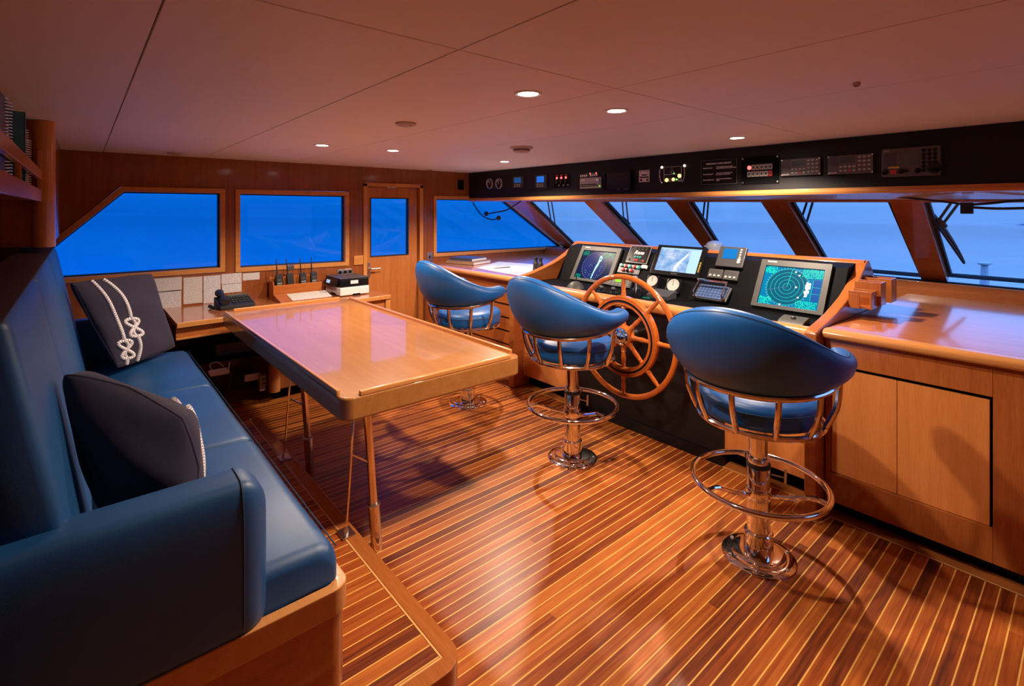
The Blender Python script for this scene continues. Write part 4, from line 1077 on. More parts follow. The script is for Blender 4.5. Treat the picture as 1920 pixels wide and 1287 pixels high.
# stereo
F, hw, hh = ohp(1089, 333, 1129, 353.5)
t = thing('stereo', 'silver-faced car style stereo in the overhead panel', 'stereo', tuple(F.o))
MB().mat('lgrey').fbox(F, -hw, hw, -hh, hh, 0, 0.014).build('face', None, t, 0.003)
MB().mat('gloss').fbox(F, -hw * 0.92, hw * 0.60, -hh * 0.38, -hh * 0.22, 0.0142, 0.0155).fbox(F, -hw * 0.95, hw * 0.95, -hh * 0.62, -hh * 0.52, 0.0142, 0.0155).build('slot', None, t)
MB().mat('steel').lathe(F.at(hw * 0.74, hh * 0.30, 0.014), [(0.024, 0), (0.022, 0.014), (0.0, 0.015)], 20).build('knob', None, t)
MB().mat('whitetext').fbox(F, -hw * 0.85, -hw * 0.55, hh * 0.50, hh * 0.68, 0.0142, 0.0148).build('label', None, t)
MB().mat('greenled').fbox(F, hw * 0.80, hw * 0.92, -hh * 0.70, -hh * 0.55, 0.0142, 0.016).build('lamp', None, t)
F2, hw2, hh2 = ohp(1086, 324, 1123, 332)
t = thing('indicator_strip', 'row of tiny lamps and labels directly above the stereo', 'indicator', tuple(F2.o))
sp_ = MB().mat('gloss').fbox(F2, -hw2, hw2, -hh2, hh2, 0, 0.003).mat('whitetext')
for i in range(9):
    u = -hw2 * 0.8 + i * hw2 * 0.2
    if i != 4: sp_.fbox(F2.at(u, -hh2 * 0.3, 0.003), -0.008, 0.008, -0.010, 0.010, 0, 0.0008)
sp_.build('plate', None, t)
for u in (hw2 * 0.15, hw2 * 0.75): MB().mat('redled').lathe(F2.at(u, hh2 * 0.55, 0.003), [(0.007, 0), (0.005, 0.004), (0, 0.005)], 10).build('lamp', None, t)
# dark monitor
F, hw, hh = ohp(1136, 321, 1187, 358)
t = thing('monitor', 'switched-off black monitor on the overhead panel, right of the stereo', 'monitor', tuple(F.o))
MB().mat('gloss').ringprism(F, rrect(-hw, hw, -hh, hh, 0.012), rrect(-hw * 0.86, hw * 0.86, -hh * 0.72, hh * 0.82, 0.004), 0, 0.035).build('bezel', None, t, 0.003)
M['offscreen'] = plain('switched_off_screen', (0.003, 0.003, 0.004), 0.25)
MB().mat('offscreen').fbox(F, -hw * 0.88, hw * 0.88, -hh * 0.74, hh * 0.84, 0, 0.026).build('screen', None, t)
MB().mat('mgrey').fbox(F, hw * 0.0, hw * 0.22, -hh * 0.92, -hh * 0.84, 0.0352, 0.036).fbox(F, hw * 0.5, hw * 0.82, -hh * 0.92, -hh * 0.84, 0.0352, 0.036).build('badge', None, t)
# small label card
F, hw, hh = ohp(1199, 320, 1218, 341)
t = thing('label_plate', 'small dark label card with white grid lines beside the black monitor', 'label', tuple(F.o))
M['maroon'] = plain('maroon_card', (0.05, 0.015, 0.03), 0.5)
MB().mat('maroon').fbox(F, -hw, hw, -hh, hh, 0, 0.003).build('card', None, t)
g_ = MB().mat('whitetext')
for v in (-0.96, -0.42, 0.0, 0.42, 0.72, 0.96): g_.fbox(F, -hw, hw, v * hh - 0.0035, v * hh + 0.0035, 0.003, 0.0036)
for u in (-0.96, 0.96): g_.fbox(F, u * hw - 0.004, u * hw + 0.004, -hh, hh, 0.003, 0.0036)
for k in range(5): g_.fbox(F, (-0.75 + 0.37 * k) * hw - 0.008, (-0.75 + 0.37 * k) * hw + 0.008, hh * 0.48, hh * 0.66, 0.003, 0.0036)
for u, v in ((-0.7, 0.2), (0.7, 0.2), (-0.15, -0.7), (0.2, -0.7)): g_.fbox(F, u * hw - 0.010, u * hw + 0.010, v * hh - 0.014, v * hh + 0.014, 0.003, 0.0036)
g_.build('grid', None, t)
# amber-lit alarm unit with chrome guards
F, hw, hh = ohp(1239, 309, 1287, 344)
t = thing('alarm_unit', 'overhead unit with glowing amber lamps between two curved chrome guards', 'control unit', tuple(F.o))
MB().mat('gloss').fbox(F, -hw * 0.75, hw * 0.75, -hh * 0.85, hh * 0.85, 0, 0.008).build('plate', None, t, 0.003)
MB().mat('steel').ringprism(F, [(-hw * 0.70, -hh * 0.8), (hw * 0.70, -hh * 0.8), (hw * 0.70, hh * 0.8), (-hw * 0.70, hh * 0.8)], [(-hw * 0.665, -hh * 0.76), (hw * 0.665, -hh * 0.76), (hw * 0.665, hh * 0.76), (-hw * 0.665, hh * 0.76)], 0.008, 0.011).fbox(F, -hw * 0.68, hw * 0.68, -hh * 0.06, -hh * 0.01, 0.008, 0.010).build('frame', None, t)
for s in (-1, 1):
    MB().mat('chrome').tube(curve(*[tuple(F.p(s * hw * a, hh * b, 0.02)) for a, b in ((0.90, 0.72), (0.98, 0.1), (0.94, -0.5), (0.80, -0.95))], n=6), 0.005, 8).build('guard', None, t)
    MB().mat('whiteled').lathe(F.at(s * hw * 0.88, hh * 0.80, 0.004), [(0.010, 0), (0.008, 0.006), (0, 0.008)], 12).build('lamp', None, t)
for u, v, r, mm in ((-0.48, -0.62, 0.016, 'amber'), (0.05, -0.58, 0.014, 'amber'), (0.52, -0.24, 0.016, 'amber'), (0.30, -0.60, 0.008, 'greenled'), (0.10, 0.05, 0.006, 'greenled')):
    MB().mat(mm).lathe(F.at(u * hw, v * hh, 0.008), [(r, 0), (r * 0.9, 0.003), (0, 0.005)], 14).build('lamp', None, t)
for u, v in ((0.0, 0.2), (0.55, -0.60), (-0.2, -0.6)): MB().mat('steel').torus(F.at(u * hw, v * hh, 0.010), 0.012, 0.0025, 16, 6).build('ring', None, t)
MB().mat('mgrey').lathe(F.at(-0.02 * hw, 0.5 * hh, 0.008), [(0.016, 0), (0.013, 0.012), (0, 0.014)], 14).build('knob', None, t)
# engraved sign
F, hw, hh = ohp(1315, 299, 1383, 346)
t = thing('sign', 'black engraved sign with rows of white capitals on the overhead panel', 'sign', tuple(F.o))
MB().mat('gloss').fbox(F, -hw * 0.97, hw * 0.97, -hh * 0.97, hh * 0.97, 0, 0.004).build('board', None, t)
MB().mat('mgrey').ringprism(F, [(-hw, -hh), (hw, -hh), (hw, hh), (-hw, hh)], [(-hw * .96, -hh * .95), (hw * .96, -hh * .95), (hw * .96, hh * .95), (-hw * .96, hh * .95)], 0, 0.008).build('frame', None, t)
text('heading', 'EMERGENCY HORN SIGNALS', F, 0, hh * 0.68, hw * 0.105, 'whitetext', t, 'CENTER', w=0.0045)
for v, a, b_ in ((0.34, 'ABANDON SHIP', '7 OR MORE SHORT BLASTS\nFOLLOWED BY ONE LONG BLAST'), (-0.16, 'FIRE EMERGENCY', 'CONTINUOUS BLAST FOR\nAT LEAST 10 SECONDS'), (-0.62, 'MAN OVERBOARD', '3 LONG BLASTS SEVERAL\nTIMES')):
    text('line', a, F, -hw * 0.88, hh * v, hw * 0.074, 'whitetext', t, w=0.0045)
    text('line', b_, F, -hw * 0.14, hh * v, hw * 0.074, 'whitetext', t, w=0.0045)
# keypad plate with the red lamp
F, hw, hh = ohp(1391, 293, 1461, 345)
t = thing('alarm_keypad', 'black plate with pale keypad and one bright red lamp', 'control unit', tuple(F.o))
MB().mat('black').fbox(F, -hw, hw, -hh, hh, 0, 0.006).build('plate', None, t, 0.001)
screws(F, hw * 0.93, hh * 0.88, t, 0.007, 0.006)
MB().mat('gloss').fbox(F, -hw * 0.70, hw * 0.74, -hh * 0.45, hh * 0.50, 0.006, 0.012).build('surround', None, t, 0.002)
for j in range(2):
    for i in range(6):
        mm = 'lgrey' if not (j == 1 and i == 5) else 'red'
        u, v = (-0.54 + 0.225 * i) * hw, (0.20 - 0.48 * j) * hh
        if i == 0 and j == 0: MB().mat('redled').lathe(F.at(u, v, 0.012), [(0.015, 0), (0.012, 0.004), (0, 0.006)], 14).build('red_lamp', None, t)
        else:
            k = MB().mat(mm).fbox(F.at(u, v, 0.012), -hw * 0.10, hw * 0.10, -hh * 0.19, hh * 0.19, 0, 0.003).build('key', None, t)
            MB().mat('dgrey').fbox(F.at(u, v, 0.015), -hw * 0.05, hw * 0.05, -hh * 0.08, hh * 0.08, 0, 0.0006).build('symbol', None, k)
# two VHF radios
def radio(q, lb, bright):
    F, hw, hh = ohp(*q)
    t = thing('radio', lb, 'radio', tuple(F.o), 'overhead radios')
    MB().mat('gloss').fbox(F, -hw * 1.03, hw * 1.03, -hh * 1.06, hh * 1.06, 0, 0.008).build('surround', None, t, 0.002)
    MB().mat('radio').fbox(F, -hw * 0.98, hw * 0.98, -hh * 0.96, hh * 0.96, 0.008, 0.020).build('face', None, t, 0.004)
    screws(F, hw * 0.94, hh * 0.86, t, 0.006, 0.020)
    gq = MB().mat('dgrey')
    for k in range(7): gq.fbox(F, -hw * 0.90, -hw * 0.50, hh * (0.78 - 0.14 * k), hh * (0.86 - 0.14 * k), 0.020, 0.0212)
    gq.build('speaker_grille', None, t)
    M['rlcd'] = M.get('rlcd') or plain('grey_green_lcd', (0.05, 0.055, 0.055), 0.25)
    MB().mat('rlcd').fbox(F, -hw * 0.42, hw * 0.22, hh * 0.15, hh * 0.78, 0.020, 0.0215).build('screen', None, t)
    for j in range(4):
        for i in range(3): MB().mat('lgrey').fbox(F.at((0.42 + 0.20 * i) * hw, (0.70 - 0.42 * j) * hh, 0.020), -hw * 0.06, hw * 0.06, -hh * 0.09, hh * 0.09, 0, 0.004).build('key', None, t)
    for i in range(4):
        for j in range(2): MB().mat('lgrey' if not (j == 1 and i == 2) else 'red').fbox(F.at((-0.38 + 0.19 * i) * hw, (-0.22 - 0.40 * j) * hh, 0.020), -hw * 0.06, hw * 0.06, -hh * 0.09, hh * 0.09, 0, 0.004).build('key', None, t)
    text('brand', 'SAILOR', F, -hw * 0.92, -hh * 0.80, 0.0135, 'whitetext', t, w=0.0205)
    return t
radio((1466, 297, 1541, 330), 'overhead radio with keypad, left one of the matching pair', 0)
radio((1553, 290, 1640, 327), 'overhead radio with keypad, right one of the matching pair, beside the big grey set', 1)
# big radio set
F, hw, hh = ohp(1655, 277, 1766, 331)
t = thing('radio', 'big grey radio set with large screen at the right end of the overhead panel', 'radio', tuple(F.o), 'overhead radios')
MB().mat('radio').fbox(F, -hw, hw, -hh, hh, 0, 0.030).build('face', None, t, 0.006)
M['bglcd'] = plain('dull_green_lcd', (0.085, 0.095, 0.085), 0.25)
MB().mat('bglcd').fbox(F, -hw * 0.38, hw * 0.32, -hh * 0.22, hh * 0.70, 0.030, 0.032).build('screen', None, t)
gq = MB().mat('dgrey')
for k in range(8): gq.fbox(F, -hw * 0.92, -hw * 0.45, hh * (0.62 - 0.115 * k), hh * (0.67 - 0.115 * k), 0.030, 0.0315)
gq.build('speaker_grille', None, t)
for j in range(6):
    for i in range(3):
        if j > 3 and i > 0: continue
        MB().mat('gloss').lathe(F.at((0.46 + 0.18 * i) * hw, (0.74 - 0.27 * j) * hh, 0.030), [(0.011, 0), (0.010, 0.005), (0, 0.006)], 12).build('key', None, t)
MB().mat('gloss').lathe(F.at(hw * 0.78, -hh * 0.50, 0.030), [(0.032, 0), (0.030, 0.012), (0.026, 0.014), (0, 0.014)], 24).build('tuning_knob', None, t)
for u, r in ((-0.86, 0.022), (-0.30, 0.020), (0.26, 0.020), (-0.12, 0.012)): MB().mat('gloss').lathe(F.at(u * hw, -hh * 0.62, 0.030), [(r * 0.8, 0), (r * 0.72, 0.009), (0, 0.010)], 18).build('knob', None, t)
MB().mat('yellow').fbox(F, -hw * 0.74, -hw * 0.36, -hh * 0.40, -hh * 0.28, 0.030, 0.0312).build('yellow_label', None, t)
MB().mat('red').fbox(F, -hw * 0.66, -hw * 0.46, -hh * 0.78, -hh * 0.52, 0.030, 0.036).build('distress_button', None, t)
text('brand', 'JRC', F, -hw * 0.90, hh * 0.82, 0.016, 'lgrey', t, w=0.0302)

# ---- dashboard
DN = Vector((1.0, -0.035, -0.6))
def dash_at(px, py):
    r = at(px, py, X=1.0) - Vector((0, 0, EYE)); o = Vector((0, 0, EYE)); c = 3.42 - 0.6 * 0.94 - 0.035 * 1.3
    return o + r * ((c - o.dot(DN)) / r.dot(DN))
DX, DY_ = Vector((-0.035, -1, 0)).normalized(), Vector((0.6, 0, 1)).normalized()
def dpanel(*c):
    P = [dash_at(*q) for q in c]; o = sum(P, Vector()) / len(P)
    wd = ((P[1] - P[0]).dot(DX) + (P[2] - P[3]).dot(DX)) / 2; ht = ((P[0] - P[3]).dot(DY_) + (P[1] - P[2]).dot(DY_)) / 2
    F = Fr(o, DX, DY_); F.o = F.p(0, 0, 0.0025); return F, abs(wd) / 2, abs(ht) / 2
M['scr_navy'] = glow('radar_navy', (0.010, 0.018, 0.13), 0.9); M['scr_ring'] = glow('radar_ring_blue', (0.16, 0.20, 0.55), 0.8)
M['scr_green'] = glow('radar_green', (0.0, 0.42, 0.24), 0.8); M['scr_mint'] = glow('radar_echo_mint', (0.42, 1.0, 0.80), 1.0); M['scr_white'] = glow('radar_white', (0.8, 0.95, 1.0), 1.0)
M['scr_teal'] = glow('radar_teal', (0.002, 0.17, 0.36), 1.0); M['scr_deep'] = glow('radar_deep_teal', (0.006, 0.10, 0.19), 0.9); M['scr_cyan'] = glow('radar_cyan', (0.02, 0.80, 0.55), 1.1); M['scr_blue'] = glow('radar_side_blue', (0.015, 0.10, 0.36), 0.9)
M['scr_dark'] = glow('radar_back', (0.004, 0.012, 0.06), 0.9)
def disc(m, F, R, w, n=64): m.prism(F, [(R * math.cos(2 * PI * i / n), R * math.sin(2 * PI * i / n)) for i in range(n)], w, w + 0.0006)
def ringflat(m, F, R, dr, w, n=72):
    o = [(R * math.cos(2 * PI * i / n), R * math.sin(2 * PI * i / n)) for i in range(n)]; i_ = [(x * (R - dr) / R, y * (R - dr) / R) for x, y in o]
    m.ringprism(F, o, i_, w, w + 0.0006)
def blocks(m, F, x0, x1, y0, y1, rows, mat, rng, fill=0.7, w=0.0022):
    m.mat(mat); hgt = (y1 - y0) / rows
    for r_ in range(rows):
        x = x0
        while x < x1 - 0.004:
            L_ = rng.uniform(0.0015, 0.0065)
            if rng.random() < fill: m.fbox(F, x, min(x + L_, x1), y0 + hgt * (r_ + 0.18), y0 + hgt * (r_ + 0.82), w, w + 0.0005)
            x += L_ + 0.0018
def radar(corners, lb, style, brand):
    F, hw, hh = dpanel(*corners)
    F.o = F.p(0, 0.010, 0.002)
    t = thing('radar_display', lb, 'radar screen', tuple(F.o), 'radar displays on the helm console')
    a, b = hw * 0.83, hh * 0.80
    MB().mat('mgrey').ringprism(F, rrect(-hw, hw, -hh, hh, 0.006), rrect(-a, a, -b - 0.01, b - 0.01, 0.003), 0.0, 0.020).build('bezel', None, t, 0.002)
    rng = random.Random(3 if style else 5)
    s = MB().mat('scr_teal' if style else 'scr_dark').fbox(F, -a - 0.004, a + 0.004, -b - 0.014, b - 0.006, 0.0, 0.010)
    G = F.at(-a * 0.12, -0.010, 0.010) if style else F.at(-a * 0.08, -0.012, 0.010)
    R = b * 0.92
    s.mat('scr_deep' if style else 'scr_navy'); disc(s, G, R, 0.0)
    for k in range(1, 6 if style else 7):
        s.mat('scr_cyan' if style else 'scr_ring'); ringflat(s, G, R * k / (5.0 if style else 6.0), 0.0014, 0.0008)
    s.mat('scr_white')
    for k in range(44):
        an = 2 * PI * k / 44; s.fbox(G.at(R * 1.05 * math.cos(an), R * 1.05 * math.sin(an)), -0.0016, 0.0016, -0.0012, 0.0012, 0.0, 0.001)
    if style:
        s.mat('scr_cyan').fbox(G.rot(PI / 2 - 0.10), 0, R, -0.001, 0.001, 0.0016, 0.0022)
        s.mat('scr_ring').fbox(G.rot(PI + 0.28), 0, R, -0.0008, 0.0008, 0.0016, 0.0022)
        s.mat('scr_white')
        for k in range(46):
            an = rng.uniform(-0.42, 0.36); rr = R * rng.uniform(0.90, 1.07); q = rng.uniform(0.003, 0.009)
            s.prism(G.at(rr * math.cos(an), rr * math.sin(an)).rot(rng.random()), [(-q, -q * .7), (q * .8, -q), (q, q * .6), (-q * .6, q)], 0.002, 0.003)
        for u, v in ((0.28, 0.85), (0.48, 0.68), (0.44, 0.02), (0.62, -0.52), (-0.16, -1.0)): s.prism(G.at(R * u, R * v), [(-0.006, -0.004), (0.005, -0.005), (0.006, 0.005), (-0.004, 0.006)], 0.002, 0.003)
        x0 = G.p(0, 0).copy()
        blocks(s, G, R * 0.62, a * 0.98 + a * 0.12, b * 0.52, b * 0.98, 13, 'scr_cyan', rng, 0.72); blocks(s, G, R * 0.55, a * 1.08, -b * 1.0, -b * 0.62, 13, 'scr_cyan', rng, 0.72)
        blocks(s, G, -a * 0.86, -R * 0.62, b * 0.62, b * 0.98, 9, 'scr_cyan', rng, 0.7); blocks(s, G, -a * 0.86, -R * 0.62, -b * 0.98, -b * 0.60, 9, 'scr_cyan', rng, 0.7)
        s.mat('scr_blue').fbox(G, R * 1.18, a * 1.08, -b * 0.58, b * 0.46, 0.0, 0.0012)
        s.mat('scr_cyan').fbox(G, R * 1.17, R * 1.18, -b * 0.58, b * 0.46, 0.0, 0.0018).fbox(G, R * 1.18, a * 1.08, b * 0.10, b * 0.11, 0.0, 0.0018).fbox(G, R * 1.18, a * 1.08, -b * 0.22, -b * 0.21, 0.0, 0.0018)
    else:
        s.mat('scr_mint')
        s.prism(G, [(R * x, R * y) for x, y in ((0.30, 0.78), (0.42, 0.80), (0.56, 0.62), (0.55, 0.42), (0.44, 0.28), (0.40, 0.0), (0.30, -0.30), (0.24, -0.62), (0.20, -0.98), (0.12, -0.98), (0.16, -0.5), (0.20, -0.1), (0.28, 0.2), (0.30, 0.5))], 0.002, 0.003)
        s.mat('scr_navy').prism(G, [(R * x, R * y) for x, y in ((0.40, 0.66), (0.48, 0.56), (0.47, 0.46), (0.38, 0.48))], 0.003, 0.0036)
        s.mat('scr_mint')
        for k in range(16): s.prism(G.at(R * rng.uniform(-0.6, 0.75), R * rng.uniform(-0.9, 0.1)).rot(rng.random()), [(-0.003, -0.002), (0.003, -0.001), (0.002, 0.002)], 0.002, 0.003)
        blocks(s, G, R * 0.62, a * 1.04, b * 0.55, b * 0.98, 10, 'scr_green', rng, 0.75); blocks(s, G, -a * 0.88, -R * 0.78, b * 0.66, b * 0.98, 8, 'scr_green', rng, 0.75)
        blocks(s, G, -a * 0.88, -R * 0.80, -b * 0.98, -b * 0.70, 8, 'scr_green', rng, 0.75)
    s.build('screen', None, t)
    if brand: text('brand', brand, F, -hw * 0.80, hh * 0.91, hh * 0.085, 'whitetext', t, w=0.0205)
    return t
radar(((1096, 463.5), (1172.5, 471.5), (1139, 538), (1069, 526.5)), 'dark blue radar screen in grey frame at the far left of the dashboard', 0, 'FURUNO')
radar(((1431, 491), (1578, 502.5), (1530, 596), (1409, 577.5)), 'bright green and teal radar screen in grey frame at the right of the dashboard', 1, 'FURUNO')
# centre chart display
F, hw, hh = dpanel((1246, 460), (1335, 470), (1307, 526), (1214, 513))
t = thing('chart_display', 'pale blue chart screen in black frame at the middle of the dashboard', 'screen', tuple(F.o))
sx0, sx1, sy0, sy1 = -hw * 0.86, hw * 0.82, -hh * 0.74, hh * 0.86
MB().mat('gloss').ringprism(F, rrect(-hw, hw, -hh, hh, 0.008), [*rrect(sx0, sx1, sy0, sy1, 0.003)], 0, 0.024).build('bezel', None, t, 0.003)
m, nt, b = new_mat('glowing_sea_chart'); L = nt.links.new
tc = N(nt, 'ShaderNodeTexCoord'); no = N(nt, 'ShaderNodeTexNoise'); no.inputs['Scale'].default_value = 14; no.inputs['Detail'].default_value = 4; L(tc.outputs['Object'], no.inputs['Vector'])
r = ramp(nt, [(0.36, (0.10, 0.34, 0.72)), (0.5, (0.30, 0.52, 0.86)), (0.66, (0.62, 0.74, 0.95))]); L(no.outputs['Fac'], r.inputs['Fac']); L(r.outputs[0], b.inputs['Emission Color']); b.inputs['Emission Strength'].default_value = 0.95; b.inputs['Base Color'].default_value = (0.02, 0.03, 0.05, 1); b.inputs['Roughness'].default_value = 0.3
M['chartscr'] = m
M['chart_pale'] = glow('chart_side_panel', (0.42, 0.68, 0.88), 0.95); M['chart_land'] = glow('chart_coast_white', (0.80, 0.92, 0.98), 1.0)
s = MB().mat('chartscr').fbox(F, sx0 - 0.003, sx1 + 0.003, sy0 - 0.003, sy1 + 0.003, 0, 0.014)
s.mat('chart_pale').fbox(F, sx1 - (sx1 - sx0) * 0.24, sx1, sy0, sy1, 0.014, 0.0148).fbox(F, sx0, sx1, sy1 - 0.012, sy1, 0.014, 0.0148)
s.mat('chart_land').prism(F, [(hw * x, hh * y) for x, y in ((-0.10, -0.45), (0.0, -0.10), (0.22, 0.35), (0.34, 0.66), (0.28, 0.30), (0.12, -0.05), (0.02, -0.45), (0.05, -0.62), (-0.06, -0.60))], 0.014, 0.0150)
s.mat('scr_ring')
for k in range(5): s.fbox(F, sx0, sx1 - (sx1 - sx0) * 0.24, sy0 + (sy1 - sy0) * (0.15 + 0.17 * k), sy0 + (sy1 - sy0) * (0.155 + 0.17 * k), 0.014, 0.0146)
s.build('screen', None, t)
yl = MB().mat('yellow')
for k in range(8): yl.fbox(F, hw * 0.88, hw * 0.94, -hh * 0.62 + k * hh * 0.085, -hh * 0.585 + k * hh * 0.085, 0.024, 0.0246)
yl.build('key_labels', None, t)
MB().mat('mgrey').fbox(F, -hw * 0.12, hw * 0.14, -hh * 0.90, -hh * 0.84, 0.024, 0.0246).build('badge', None, t)
# lettered switch panel and push buttons
F, hw, hh = dpanel((1190, 462), (1229, 465), (1208.5, 496.5), (1170, 492))
t = thing('switchboard', 'framed black switch panel with white script lettering above the wheel', 'switch panel', tuple(F.o))
MB().mat('gloss').fbox(F, -hw, hw, -hh, hh, 0, 0.008).build('plate', None, t)
MB().mat('lgrey').ringprism(F, [(-hw, -hh), (hw, -hh), (hw, hh), (-hw, hh)], [(-hw + .003, -hh + .003), (hw - .003, -hh + .003), (hw - .003, hh - .003), (-hw + .003, hh - .003)], 0.008, 0.011).build('frame', None, t)
text('lettering', 'Rena', F, -hw * 0.02, hh * 0.22, hh * 0.62, 'whitetext', t, 'CENTER', 0.35, w=0.0085, extr=0.0008)
for u in (-0.5, -0.15, 0.2, 0.55):
    for v in (0.82, 0.62): MB().mat('mgrey').fbox(F.at(u * hw, v * hh, 0.008), -0.008, 0.008, -0.003, 0.003, 0, 0.001).build('label', None, t)
for u, v, mm in ((-0.25, -0.28, 'teal'), (0.0, -0.30, 'teal'), (0.25, -0.30, 'teal'), (-0.22, -0.66, 'red'), (0.0, -0.68, 'red'), (0.6, -0.70, 'red'), (-0.75, -0.62, 'mgrey')):
    MB().mat(mm).lathe(F.at(u * hw, v * hh, 0.008), [(0.010, 0), (0.009, 0.006), (0, 0.008)], 12).build('button', None, t)
F, hw, hh = dpanel((1166, 494.5), (1206, 500), (1196, 516), (1155, 511))
t = thing('button_block', 'cluster of red and green push buttons right below the lettered panel', 'buttons', tuple(F.o))
MB().mat('dgrey').fbox(F, -hw, hw, -hh, hh, 0, 0.006).build('plate', None, t, 0.002)
for u, v, mm in ((-0.72, 0.55, 'teal'), (-0.36, 0.50, 'red'), (0.02, 0.50, 'teal'), (0.44, 0.5, 'red'), (0.80, 0.45, 'teal'), (-0.50, -0.30, 'red'), (0.25, -0.35, 'red'), (-0.1, -0.35, 'gloss')):
    MB().mat(mm).lathe(F.at(u * hw, v * hh, 0.006), [(0.016, 0), (0.016, 0.012), (0.013, 0.016), (0, 0.017)], 16).build('push_button', None, t)
F, hw, hh = dpanel((1206, 498.5), (1216, 499.5), (1213, 506), (1204, 505))
tag(MB().mat('white').fbox(F, -hw, hw, -hh, hh, 0, 0.02).build('switch_box', None, None, 0.004, loc=tuple(F.o)), 'small white box beside the red and green push buttons', 'switch')
# echo sounder with blue screen
F, hw, hh = dpanel((1356, 466), (1408, 467), (1391, 506), (1341, 501))
t = thing('depth_display', 'small deep-blue screen unit with a column of buttons on the dashboard', 'screen', tuple(F.o))
MB().mat('dgrey').fbox(F, -hw, hw, -hh, hh, 0, 0.026).build('housing', None, t, 0.006)
M['sounder'] = glow('sounder_blue', (0.010, 0.17, 0.52), 0.9)
MB().mat('sounder').fbox(F, -hw * 0.62, hw * 0.42, -hh * 0.22, hh * 0.78, 0.026, 0.028).build('screen', None, t)
for k in range(6): MB().mat('lgrey').lathe(F.at(hw * 0.66, hh * (0.70 - 0.24 * k), 0.026), [(0.008 if k < 4 else 0.013, 0), (0.007 if k < 4 else 0.012, 0.005), (0, 0.006)], 12).build('button', None, t)
# two control heads
for q, lb in ((((1333.5, 507), (1361, 508), (1354, 525), (1328, 523)), 'left of two small grey control heads below the deep-blue screen'), (((1364, 509), (1390, 512), (1383, 530), (1356, 526)), 'right of two small grey control heads below the deep-blue screen')):
    F, hw, hh = dpanel(*q)
    t = thing('controller', lb, 'control', tuple(F.o), 'grey control heads')
    MB().mat('mgrey').fbox(F, -hw, hw, -hh, hh, 0, 0.024).build('housing', None, t, 0.004)
    for u in (-0.6, 0.0, 0.6): MB().mat('lgrey').lathe(F.at(u * hw, -hh * 0.5, 0.024), [(0.009, 0), (0.008, 0.006), (0, 0.007)], 12).build('knob', None, t)
    MB().mat('dgrey').fbox(F, -hw * 0.75, hw * 0.75, hh * 0.1, hh * 0.7, 0.024, 0.0248).build('label', None, t)
# keyboard with chrome guard
F, hw, hh = dpanel((1318, 541), (1375, 544), (1361, 576), (1309, 566))
F = Fr(F.p(0, 0.012, 0.045), F.x, (F.y - F.z * 0.30).normalized())
t = thing('keyboard', 'slate-blue keypad behind a chrome guard rail on the dashboard', 'keyboard', tuple(F.o))
MB().mat('dgrey').fbox(F, -hw * 1.12, hw * 1.12, -hh * 1.1, hh * 1.05, -0.02, 0.0).build('base', None, t, 0.004)
M['keys'] = plain('slate_blue_keys', (0.05, 0.09, 0.22), 0.4)  # plain blue key colour, no emission
for j in range(5):
    for i in range(9): MB().mat('keys').fbox(F.at((-0.88 + 0.22 * i) * hw, (0.82 - 0.40 * j) * hh, 0.0), -hw * 0.095, hw * 0.095, -hh * 0.17, hh * 0.17, 0, 0.006).build('key', None, t)
gd = MB().mat('chrome')
for s_ in (-1, 1):
    gd.tube([F.p(s_ * hw * 0.98, -hh * 1.0, 0.0), F.p(s_ * hw * 0.98, -hh * 0.9, 0.05), F.p(s_ * hw * 0.95, hh * 1.05, 0.05)], 0.005, 8)
    gd.tube([F.p(s_ * hw * 0.98, -hh * 1.0, 0.0), F.p(s_ * hw * 0.98, -hh * 1.0, 0.02)], 0.012, 10)
gd.tube([F.p(-hw * 1.08, hh * 1.05, 0.05), F.p(hw * 1.0, hh * 1.05, 0.05)], 0.008, 10)
gd.build('guard_rail', None, t)
# two analogue indicators
for (px, py), lb, r in (((1228, 531), 'white round meter behind the wheel rim, the left of two', 0.046), ((1267, 539), 'white round meter beside the keypad, the right of two', 0.050)):
    o = dash_at(px, py) + Vector((-0.004, 0, 0.002)); F = Fr(o, DX, DY_)
    t = thing('meter', lb, 'meter', tuple(o), 'analogue meters')
    MB().mat('gloss').fbox(F, -r * 1.25, r * 1.25, -r * 1.25, r * 1.15, 0, 0.035).build('housing', None, t, 0.006)
    MB().mat('dialface').lathe(F, [(r, 0.035), (r, 0.038), (0, 0.0385)], 32).build('dial', None, t)
    nd = MB().mat('gloss').fbox(F.rot(1.75), -0.004, r * 0.75, -0.0015, 0.0015, 0.039, 0.040)
    nd.build('needle', None, t)
    tk = MB().mat('dgrey')
    for k in range(9):
        an = 0.3 + k * 0.32; tk.fbox(F.at(r * 0.8 * math.cos(an), r * 0.8 * math.sin(an), 0.0385).rot(an), -r * 0.1, r * 0.1, -0.001, 0.001, 0, 0.0008)
    tk.build('scale', None, t)
# autopilot with green display
F, hw, hh = dpanel((1149, 523), (1190, 528), (1180, 542), (1138, 536))
t = thing('control_unit', 'grey control unit with glowing green display seen through the wheel', 'control unit', tuple(F.o))
MB().mat('mgrey').fbox(F, -hw, hw, -hh, hh, 0, 0.020).build('housing', None, t, 0.003)
M['lime'] = glow('lime_lcd', (0.30, 0.85, 0.03), 1.0)
MB().mat('lime').fbox(F, -hw * 0.40, hw * 0.10, hh * 0.10, hh * 0.80, 0.020, 0.022).build('screen', None, t)
for j in range(3):
    for i in range(6):
        if j < 2 and 1 < i < 4: continue
        MB().mat('dgrey').fbox(F.at((-0.82 + 0.32 * i) * hw, (0.5 - 0.5 * j) * hh, 0.020), -hw * 0.10, hw * 0.10, -hh * 0.16, hh * 0.16, 0, 0.003).build('key', None, t)
